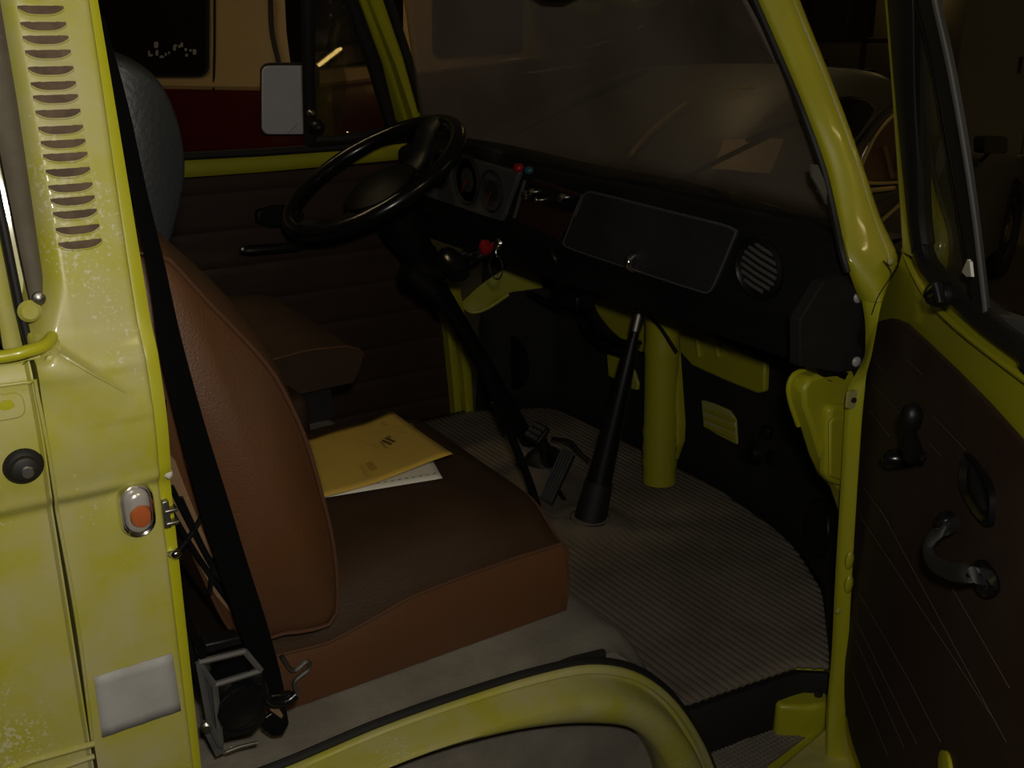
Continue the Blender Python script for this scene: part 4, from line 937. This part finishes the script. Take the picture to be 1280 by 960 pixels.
def on_folder(u, v):
    i = min(int(u * 16), 15); j = min(int(v * 12), 11); fu = u * 16 - i; fv = v * 12 - j
    return fg[j][i].lerp(fg[j][i + 1], fu).lerp(fg[j + 1][i].lerp(fg[j + 1][i + 1], fu), fv) + V((0, 0, .0022))
# printed lines: illegible small type, drawn as short dashes where the print stands
pr_ = MB(); pf = MB()
def dash_(u, v, du, dv, mb, w=.0012):
    mb.box(on_folder(u, v), (.0001, .0001, .0001)) if False else None
    a_, b_ = on_folder(u, v), on_folder(min(.999, u + du), min(.999, v + dv)); t = (b_ - a_); s_ = t.cross(V((0, 0, 1))).normalized() * w
    mb.prism([a_ - s_, b_ - s_, b_ + s_, a_ + s_], (0, 0, .0002))
for u, v, du, dv, w in ((.66, .42, .035, .12, .0016), (.70, .40, .035, .12, .0016), (.73, .39, .01, .04, .001)): dash_(u, v, du, dv, pr_, w * 1.4)
for k in range(6): dash_(.62 + .006 * (k % 2), .44 + .025 * k, .02, .005, pr_, .0009)
for k in range(8):
    t = 2 * PI * k / 8; dash_(.80 + .018 * math.cos(t), .16 + .035 * math.sin(t), .010, .012, pf, .0010)
for k in range(7): dash_(.34, .72 + .03 * k, .03, .004, pf, .001)
for k in range(5): dash_(.40 + .012 * k, .70, .002, .14, pf, .0008)
for k in range(5): dash_(.45 + .03 * k, .30 + .05 * k, .03, .01, pf, .001)
for k in range(5): dash_(.80 + .02 * k, .33 + .03 * k, .015, .01, pf, .001)
pr_.build('printed_title', 'ink', fo); pf.build('printed_lines', 'fink', fo)
wp = thing('paper_sheets', 'white printed sheets sticking out from under the yellow folder', 'papers', P(500, 575, 'z', .929))
ws1, wg = sheet('sheet', 'white', ((400, 556), (515, 529), (553, 598), (408, 622)), .0 + ZS + .003, wp, lift=lambda u, v: .0008)
sheet('sheet', 'white', ((392, 556), (508, 532), (545, 599), (405, 622)), ZS + .001, wp)
wl = MB()
for k in range(10):
    a_ = wg[11][6 + k].lerp(wg[12][6 + k], .2) + V((0, 0, .0016)); b_ = a_.lerp(wg[11][min(16, 7 + k)], .35) + V((0, 0, .0004))
    s_ = V((0, .0008, 0)); wl.prism([a_ - s_, b_ - s_, b_ + s_, a_ + s_], (0, 0, .0002))
for k in range(5):
    a_ = wg[k][15] + V((0, 0, .0016)); b_ = wg[k][16] + V((0, 0, .0016)); s_ = V((.0006, 0, 0)); wl.prism([a_ - s_, b_.lerp(a_, .4) - s_, b_.lerp(a_, .4) + s_, a_ + s_], (0, 0, .0002))
wl.build('printed_lines', 'ink', wp)

# ================================================================== seat belt
sbt = thing('seat_belt', 'black seat belt hanging down the pillar to its floor reel', 'seat belt', P(300, 900, 'y', .07))
LB = [(110, 20), (140, 130), (162, 235), (186, 345), (200, 440), (224, 540), (248, 630), (276, 720), (300, 790), (322, 850), (330, 876)]
RB = [(130, 20), (160, 130), (184, 240), (206, 330), (226, 420), (256, 530), (284, 620), (310, 705), (334, 780), (352, 846), (356, 872)]
Lq = crv([P(x, y, 'y', .075) for x, y in LB], 40); Rq = crv([P(x, y, 'y', .085) for x, y in RB], 40)
MB().strip(Lq, Rq, (0, -1, 0), .0012, .0018, 6).build('belt_strap', 'webbing', sbt)
MB().strip(crv([P(x, y, 'y', .06) for x, y in ((199, 500), (208, 640), (228, 760), (252, 830))], 16), crv([P(x, y, 'y', .062) for x, y in ((208, 500), (216, 640), (234, 755), (262, 826))], 16), (0, -1, 0), .001, .002, 4).build('belt_strap', 'webbing', sbt)
# buckle tongue at the strap end
tg = MB().tube(crv([P(x, y, 'y', .07) for x, y in ((326, 852), (336, 876), (356, 878), (370, 868))], 14), .0055, 10).build('strap_loop', 'blk_gloss', sbt)
MB().prism([P(x, y, 'y', .07) for x, y in ((336, 870), (366, 866), (372, 874), (366, 882), (340, 884))], (0, .008, 0)).build('tongue', 'blk_gloss', sbt, bevel=.002)
MB().prism([P(x, y, 'y', .08) for x, y in ((344, 880), (358, 882), (362, 905), (354, 920), (340, 922), (328, 912), (330, 898), (340, 892))], (0, .006, 0)).build('anchor_bracket', 'blk_gloss', sbt, bevel=.002)
MB().prism([P(x, y, 'y', .078) for x, y in ((334, 872), (342, 876), (354, 894), (352, 898), (338, 888))], (0, .003, 0)).build('leather_tab', 'tan', sbt)
# reel in its frame: box sides, drum, cap
fr_ = MB()
def rp(x, y, yy=.06): return P(x, y, 'y', yy)
A1, A2, A3, A4 = rp(248, 828), rp(306, 814), rp(326, 838), rp(268, 856)       # top plate of the frame
for a_, b_ in ((A1, A2), (A2, A3 + V((0, 0, 0))), (A3, A4), (A4, A1)): fr_.tube([a_, b_], .0034, 6)
dn = V((0, 0, -.055))
B1, B2 = rp(262, 905), rp(276, 932)
for a_, b_ in ((A1, B1), (A4, B2), (B1, B2)): fr_.tube([a_, b_], .0034, 6)
fr_.build('reel_frame', 'grey', sbt)
MB().prism([rp(250, 830, .075), rp(268, 858, .062), rp(277, 930, .062), rp(262, 906, .075)], (-.003, 0, 0)).build('frame_side', 'grey', sbt)
MB().prism([rp(268, 858, .066), rp(330, 842, .066), rp(334, 900, .066), rp(316, 918, .066), rp(278, 926, .066)], (0, .03, 0)).build('reel_body', 'blk', sbt, bevel=.003)
rc_ = rp(301, 884, .060)
MB().lathe([(.026, .008), (.026, -.002), (.024, -.005), (.0225, -.003), (.010, -.004), (.003, -.005)], rc_, (0, 1, 0), 36).build('reel_cap', 'blk_gloss', sbt)
rt_ = rp(290, 838, .085)
MB().lathe([(.021, -.02), (.021, .02)], rt_, (.35, 1, 0), 28).build('webbing_roll', 'webbing', sbt)
MB().prism([rp(256, 806, .075), rp(300, 796, .075), rp(304, 806, .075), rp(258, 818, .075)], (0, .02, 0)).build('reel_guide', 'blk', sbt, bevel=.002)
MB().prism([rp(250, 905, .07), rp(262, 900, .07), rp(282, 940, .07), rp(270, 946, .07)], (0, .004, 0)).build('mount_plate', 'grey', sbt)
MB().lathe([(.006, 0), (.0065, .003), (.004, .005)], rp(258, 908, .062), (-.3, -1, 0), 8).build('mount_bolt', 'steel', sbt)
MB().tube([rp(282, 940, .062), rp(300, 933, .062), rp(322, 928, .062)], .0016, 6).build('mount_wire', 'steel', sbt)
MB().strip([P(205, 700, 'y', .10), P(225, 780, 'y', .10), P(248, 870, 'y', .10)], [P(215, 700, 'y', .10), P(238, 780, 'y', .10), P(256, 870, 'y', .10)], (0, -1, 0), .003, .01, 4).build('reel_strap', 'blk', sbt)

# ================================================================== GARAGE
fl = struct(MB().box((3.5, 4, -.05), (16, 18, .1)).build('floor', 'concrete', None, smooth=False))
struct(MB().box((3.5, 4, 3.65), (16, 18, .1)).build('ceiling', 'wall', None, smooth=False))
struct(MB().box((11.55, 4, 1.8), (.1, 18, 3.6)).build('wall_front', 'wall', None, smooth=False))
struct(MB().box((-4.55, 4, 1.8), (.1, 18, 3.6)).build('wall_rear', 'wall', None, smooth=False))
struct(MB().box((3.5, 13.05, 1.8), (16, .1, 3.6)).build('wall_left', 'wall', None, smooth=False))
struct(MB().box((3.5, -5.05, 1.8), (16, .1, 3.6)).build('wall_right', 'wall', None, smooth=False))
# --- parked bus
K = P(366, 114, 'z', 1.2)
dl = V((math.cos(math.radians(132)), math.sin(math.radians(132)), 0)); dr = V((math.cos(math.radians(41)), math.sin(math.radians(41)), 0))
nl = V((-math.sin(math.radians(42)), -math.cos(math.radians(42)) , 0)); nl = -V((dl.y, -dl.x, 0)); 
if nl.dot(CAM - K) < 0: nl = -nl
nr = V((dr.y, -dr.x, 0))
if nr.dot(CAM - K) < 0: nr = -nr
K0 = V((K.x, K.y, 0))
bus = thing('bus', 'cream over maroon bus parked beyond the driver door', 'bus', K0 + dl * 1 + dr * 2)
def Bp(l, r, z): return K0 + dl * l + dr * r + V((0, 0, z))
LL, RR = 1.75, 5.7
def busring(z, ins):
    pts = []; rr = .18
    cs = [(ins, ins, 1, 1), (LL - ins, ins, -1, 1), (LL - ins, RR - ins, -1, -1), (ins, RR - ins, 1, -1)]
    out = []
    for i, (l, r, sl, sr) in enumerate(cs):
        c = (l + sl * rr, r + sr * rr)
        a0 = {0: PI, 1: 3 * PI / 2, 2: 0, 3: PI / 2}[i]
        for k in range(6):
            q = a0 + PI / 2 * k / 5; out.append(Bp(c[0] + rr * math.cos(q), c[1] + rr * math.sin(q), z))
    return out
MB().grid([busring(z, i) for z, i in ((.28, .06), (.34, .02), (.8, -.0), (1.17, 0), (1.2, .012))], cv=True, caps=True).build('lower_body', 'maroon', bus, ang=50)
MB().grid([busring(z, i) for z, i in ((1.2, .012), (1.22, .0), (1.30, .03), (1.75, .10), (1.9, .18), (2.0, .35), (2.04, .7))], cv=True, caps=True).build('upper_body', 'cream', bus, ang=50)
def onL(px, py, off=.0):                 # on the left face, leaning in above the belt
    q = K0 + V((0, 0, 1.25)); N = nl + V((0, 0, .14)); return PP(px, py, q - nl * .015 + nl * off, N)
def onR(px, py, off=.0):
    q = K0 + V((0, 0, 1.25)); N = nr + V((0, 0, .14)); return PP(px, py, q - nr * .015 + nr * off, N)
w1 = MB().prism([onL(x, y, .02) for x, y in rrect(170, 40, 176, 106, 10)], -nl * .04).build('side_window', 'busglass', bus)
MB().tube([onL(x, y, .022) for x, y in rrect(170, 40, 178, 108, 11)], .009, 6, closed=True).build('window_rubber', 'rubber', bus)
lt = MB()
for x, y, w, h in ((186, 66, 2, 5), (188, 69, 5, 3), (195, 56, 5, 8), (196, 66, 3, 7), (202, 71, 5, 3), (207, 68, 2, 4), (211, 66, 2, 3), (218, 60, 3, 7), (219, 57, 4, 3), (224, 58, 2, 4), (227, 56, 3, 6), (232, 62, 3, 4), (233, 69, 3, 4), (238, 63, 3, 3), (243, 65, 4, 7)):
    lt.prism([onL(a_, b_, .026) for a_, b_ in rrect(x, y, w, h, min(w, h) * .4, 2)], -nl * .004)
lt.build('window_lettering', 'sticker', bus, smooth=False, label='faded white lettering on the window')
MB().tube([onL(268, -40, .004), onL(268, 60, .004), onL(267, 113, .0)], .007, 6).build('door_gap', 'dark', bus)
MB().tube([V((p.x, p.y, p.z)) for p in (K0 + dl * .80 + nl * .004 + V((0, 0, 1.2)), K0 + dl * .80 + nl * .004 + V((0, 0, .4)))], .006, 6).build('door_gap', 'dark', bus)
MB().tube(crv([onL(335, -40, .008), onL(338, 0, .008), onL(340, 40, .008), onL(349, 80, .008)], 12), .014, 6).build('windscreen_rubber', 'rubber', bus)
MB().prism([onL(x, y, .02) for x, y in ((356, -60), (380, -60), (382, 0), (380, 60), (372, 84), (363, 78), (358, 40), (356, 0))], -nl * .03).build('cab_window', 'busglass', bus)
for x0_, x1_, yt, yb in ((384, 504, -60, 84), (545, 654, -50, 72)):
    s_ = -.1
    MB().prism([onR(x, y, .02) for x, y in ((x0_, yt), (x1_, yt), (x1_, yb + s_ * (x1_ - x0_) * .5 - 4), (x1_ - 6, yb + s_ * (x1_ - x0_) * .5), (x0_ + 6, yb), (x0_, yb - 6))], -nr * .03).build('side_window', 'busglass', bus, smooth=False)
for l, r in ((.35, -.0), (1.4, -.0)):
    pass
for r_ in (.9, 4.4):
    c = K0 + dr * r_ + nr * .0 + V((0, 0, .33)) - nr * .05
    wl_ = MB().lathe([(.20, -.02), (.32, 0), (.335, .05), (.32, .10), (.22, .10), (.18, .07), (.05, .08)], c, nr, 32).build('wheel', 'tyre_blk', bus)
# --- dark olive coupe
cu_ = V((math.cos(math.radians(21)), math.sin(math.radians(21)), 0)); cn = V((-cu_.y, cu_.x, 0)); C0 = V((3.4, 1.8, 0))
car = thing('car', 'dark olive coupe parked in front of the van', 'car', C0 + cu_ * 1.2 + cn * .8)
def Cc(s, o, z): return C0 + cu_ * s + cn * o + V((0, 0, z))
Wd = 1.6
def body_sec(s):
    top = interp([(-1.55, .55), (-1.45, .72), (-1.2, .86), (-.6, .93), (.5, .92), (1.8, .90), (2.4, .86), (3.2, .80), (3.8, .70), (4.05, .5)], s)
    wi = interp([(-1.55, .30), (-1.4, .12), (-1.0, .03), (0, 0), (2.5, 0), (3.5, .06), (3.95, .2), (4.05, .35)], s)
    out = []
    for o, z in ((0.0, .25), (-.0, .45), (.0, .62), (.015, .74), (.06, top - .03), (.16, top), (.5, top + .015), (.8, top + .02)):
        out.append((wi + o, min(z, top) if o else min(z, top)))
    full = [Cc(s, o, z) for o, z in out] + [Cc(s, Wd - o, z) for o, z in reversed(out)]
    return full
from mathutils.bvhtree import BVHTree
cb_ = MB().grid([body_sec(s) for s in [-1.55, -1.5, -1.4, -1.2, -1, -.7, -.3, 0, .4, .8, 1.2, 1.6, 2, 2.4, 2.8, 3.2, 3.5, 3.8, 3.95, 4.05]], cv=True, caps=True); cb_.build('car_body', 'carpaint', car, ang=50)
def roof_z(s): return interp([(-1.25, .87), (-1.0, .99), (-.8, 1.09), (-.5, 1.20), (-.2, 1.28), (.1, 1.33), (.5, 1.37), (.9, 1.365), (1.2, 1.30), (1.45, 1.15), (1.85, .91)], s)
rows = []
for s in [-1.25, -1.1, -.95, -.8, -.6, -.4, -.2, 0, .2, .5, .8, 1.0, 1.2, 1.35, 1.5, 1.7, 1.85]:
    z = roof_z(s); hh = (z - .86); r = []
    for o, f_ in ((.03, 0), (.08, .3), (.15, .65), (.22, .88), (.32, .97), (.55, 1), (.8, 1.01)): r.append((o, .86 + hh * f_))
    rows.append([Cc(s, o, zz) for o, zz in r] + [Cc(s, Wd - o, zz) for o, zz in reversed(r)])
crf = MB().grid(rows, cv=True, caps=True); crf.build('car_roof', 'carpaint', car, ang=50)
T_ = [BVHTree.FromPolygons(m_.v, m_.f) for m_ in (cb_, crf)]
def onCar(px, py, off=.012):
    D = ray(px, py).normalized(); best = None
    for t_ in T_:
        h_ = t_.ray_cast(CAM, D)
        if h_[0] is not None and (best is None or h_[3] < best[3]): best = h_
    if best is None: return onC0(px, py)
    n_ = best[1] if best[1].dot(D) < 0 else -best[1]
    return best[0] + n_ * off
NS = cn * -1 + V((0, 0, .32)); QS = Cc(0, .035, .9)
def onC0(px, py, off=0): return PP(px, py, QS - cn * off, NS)
def onC(px, py, off=0): return onCar(px, py, .008 + off * .3)
sw = crv([onC(x, y, .02) for x, y in ((1072, 226), (1070, 216), (1078, 196), (1090, 172), (1106, 152), (1130, 132), (1150, 128), (1165, 132), (1166, 226), (1120, 229), (1085, 230), (1072, 226))], 60)[:-1]
MB().prism(sw, cn * .03).build('quarter_window', 'amberglass', car, label='amber-tinted rear side window')
MB().tube(sw, .007, 6, closed=True).build('window_trim', 'brass', car, label='bright trim round the rear side window')
MB().tube([onC(x, y, .03) for x, y in ((1098, 185), (1108, 225))], .02, 8).build('seat_edge', 'seatcar', car)
MB().tube([onC(x, y, .03) for x, y in ((1122, 190), (1112, 225))], .012, 8).build('seat_edge', 'seatcar', car)
MB().tube(crv([onC(x, y, .05) for x, y in ((1062, 190), (1075, 172), (1096, 148), (1130, 120))], 14), .008, 6).build('roof_gutter', 'chrome', car)
MB().tube([onC(x, y, .03) for x, y in ((1078, 240), (1112, 236))], .010, 6).build('belt_trim', 'brass', car)
MB().tube([onC(x, y, .05) for x, y in ((1095, 277), (1128, 247))], .009, 6).build('wing_trim', 'brass', car)
rw = [P(x, y, 'x', 3.25) for x, y in ((1040, 128), (1058, 124), (1078, 128), (1084, 138), (1078, 152), (1062, 176), (1040, 195))]
def onT(px, py, off=.0): return onCar(px, py, .018 + off)
def onT0(px, py, off=.0):                                # rear deck slope
    q = Cc(-.8, .8, 1.09); N = (cu_ * -.32 + V((0, 0, 1))).normalized(); N = (V((0, 0, .5)) - cu_ * .17).normalized(); return PP(px, py, q + N * (.02 + off), N)
MB().grid([[onT(905 + (975 - 905) * u / 8 - 17 * v / 6, 182 + (178 - 182) * u / 8 + (36 + u) * v / 6, .004) for u in range(9)] for v in range(7)]).build('rear_reflection', 'reflection', car, label='pale reflection built as a panel on the sloping rear')  # added panel, its pale colour stands for a reflection in the glass
MB().tube(crv([onT(x, y) for x, y in ((788, 200), (808, 176), (835, 152), (858, 135))], 14), .008, 6).build('rear_gutter', 'brass', car)
MB().tube(crv([onT(x, y) for x, y in ((912, 119), (928, 116), (942, 116))], 8), .005, 6).build('rear_gutter', 'brass', car)
rq = crv([onC(x, y, .06) for x, y in ((1034, 128), (1056, 126), (1078, 130), (1086, 142), (1074, 160), (1060, 178), (1036, 190), (1034, 128))], 30)[:-1]
MB().prism(rq, cn * .02).build('rear_window', 'carglass', car); MB().tube(rq, .005, 6, closed=True).build('rear_window_trim', 'chrome', car)
ap = [Cc(.75, .05, .93), Cc(.78, .18, 1.27), Cc(1.1, .18, 1.25), Cc(1.72, .05, .94)]
MB().prism([p - cn * .012 for p in ap], cn * .02).build('door_window', 'carglass', car)
mr_ = onC0(1243, 183, .12)
MB().prism([onC0(x, y, .14) for x, y in rrect(1245, 181, 30, 22, 4)], cn * .05).build('door_mirror', 'blk_gloss', car, bevel=.006)
MB().tube([mr_, onC(1226, 200, .0)], .012, 8).build('mirror_stalk', 'blk', car)
for s in (-.75, 3.05):
    for sd_, oo in ((-1, .03), (1, Wd - .03)):
        c = Cc(s, oo, .32); ax = cn * sd_
        wl_ = MB().lathe([(.20, -.12), (.30, -.12), (.318, -.09), (.318, .0), (.30, .02), (.235, .025), (.215, .0)], c, ax, 40).build('wheel', 'tyre_blk', car)
        MB().lathe([(.215, 0), (.19, .006), (.15, -.01), (.10, -.012), (.08, .01), (.03, .014)], c, ax, 40).build('hubcap', 'brass' if False else 'chrome', wl_)
# lockers and shelf at the back
P_l = P(1180, 200, 'x', 9.8)
lk_ = thing('locker_row', 'row of tall grey lockers against the back wall', 'lockers', (10.6, 3.5, 0))
for k in range(7): MB().box((10.9, .6 + k * .9, 1.15), (.6, .88, 2.3)).build('locker', 'locker', lk_, bevel=.01); MB().box((10.585, .3 + k * .9, 1.15), (.02, .03, .16)).build('locker_handle', 'steel', lk_)
shp = thing('workshop_shelf', 'dark steel shelf stacked with workshop stuff behind the coupe', 'shelf', (8.2, 5.2, 0))
for z in (.1, .75, 1.4, 2.05): MB().box((8.6, 6.9, z), (.5, 2.0, .04)).build('shelf_board', 'shelfdark', shp)
for x in (8.37, 8.83):
    for y in (5.92, 7.88): MB().box((x, y, 1.1), (.04, .04, 2.2)).build('shelf_upright', 'shelfdark', shp)
for k, (y, z, s_, m_) in enumerate(((6.25, .77, .4, 'shelfdark'), (6.9, .77, .5, 'orange'), (7.5, .77, .35, 'shelfdark'), (6.35, 1.42, .45, 'shelfdark'), (7.0, 1.42, .4, 'shelfdark'), (7.55, 1.42, .3, 'orange'))):
    o = MB().box((8.55, y, z + s_ * .45 + .005), (.4, s_, s_ * .9)).build('storage_box', m_, None, bevel=.01)
    tag(o, ['dark box on the lower shelf, left end', 'orange box on the lower shelf', 'dark box on the lower shelf, right end', 'dark box on the upper shelf', 'second dark box on the upper shelf beside the orange one', 'small orange box on the upper shelf'][k], 'box', 'boxes on the workshop shelf')

# ================================================================== lights
def tube_lamp(c, d, lab, on=True, L=1.25):
    c = V(c); d = V(d).normalized()
    t = thing('ceiling_lamp', lab, 'lamp', c, 'fluorescent ceiling lamps')
    MB().box(c + V((0, 0, .05)), (.1, .1, .06)).build('lamp_base', 'white', t)
    MB().tube([c - d * L * .5 + V((0, 0, .04)), c + d * L * .5 + V((0, 0, .04))], .035, 10).build('lamp_housing', 'white', t)
    MB().tube([c - d * L * .48 - V((0, 0, .01)), c + d * L * .48 - V((0, 0, .01))], .014, 10).build('lamp_tube', 'tube', t)
for c, d, lab in (((-.2, 2.4, 3.5), (1, .1, 0), 'ceiling tube lamp above the aisle by the driver side'), ((5.4, -1.8, 3.5), (.9, .4, 0), 'ceiling tube lamp to the right of the coupe'),
                  ((5.2, 4.2, 3.5), (.9, .4, 0), 'ceiling tube lamp between coupe and bus'), ((1.5, -2.6, 3.5), (1, 0, 0), 'ceiling tube lamp outside the passenger side')):
    tube_lamp(c, d, lab)
Nb = (nr + V((0, 0, .14))).normalized()
ends = []
for x_, y_ in ((393, 86), (426, 60)):
    q_ = onR(x_, y_, .02); D = ray(x_, y_).normalized(); r_ = D - Nb * 2 * D.dot(Nb); ends.append(q_ + r_ * ((11.38 - q_.x) / r_.x))
wlp = thing('wall_lamp', 'short warm tube lamp on the far wall, mirrored in the bus window', 'lamp', (ends[0] + ends[1]) / 2)
MB().tube([ends[0], ends[1]], .025, 10).build('lamp_tube', 'tube_dim', wlp)
MB().tube([ends[0] + V((.08, 0, 0)), ends[1] + V((.08, 0, 0))], .06, 10).build('lamp_housing', 'white', wlp)
def area(name, loc, to, size, power, col=(1, 1, 1)):
    l = bpy.data.lights.new(name, 'AREA'); l.shape = 'DISK'; l.size = size; l.energy = power; l.color = col
    o = bpy.data.objects.new(name, l); COL.objects.link(o); o.location = loc
    o.rotation_euler = (V(to) - V(loc)).to_track_quat('-Z', 'Y').to_euler(); return o
fl_ = area('camera_flash', CAM + UP * .08 + RT * .03 - FW * .03, CAM + UP * .08 + FW - RT * .12, .05, 5.6, (1, .93, .82))
w = bpy.data.worlds.new('World'); sc.world = w; w.use_nodes = True
w.node_tree.nodes['Background'].inputs[0].default_value = (.02, .016, .012, 1); w.node_tree.nodes['Background'].inputs[1].default_value = .3
# ------------------------------------------------------------------ camera object
cam = bpy.data.cameras.new('Camera'); co = bpy.data.objects.new('Camera', cam); COL.objects.link(co)
cam.sensor_width = 36; cam.lens = 36 * FPX / 1280; cam.clip_start = .02; cam.clip_end = 100
Mx = Matrix((RT, UP, -FW)).transposed().to_4x4(); Mx.translation = CAM; co.matrix_world = Mx
sc.camera = co
sc.view_settings.view_transform = 'Standard'; sc.view_settings.look = 'None'; sc.view_settings.gamma = 1
sc.view_settings.exposure = 0; sc.view_settings.use_curve_mapping = False
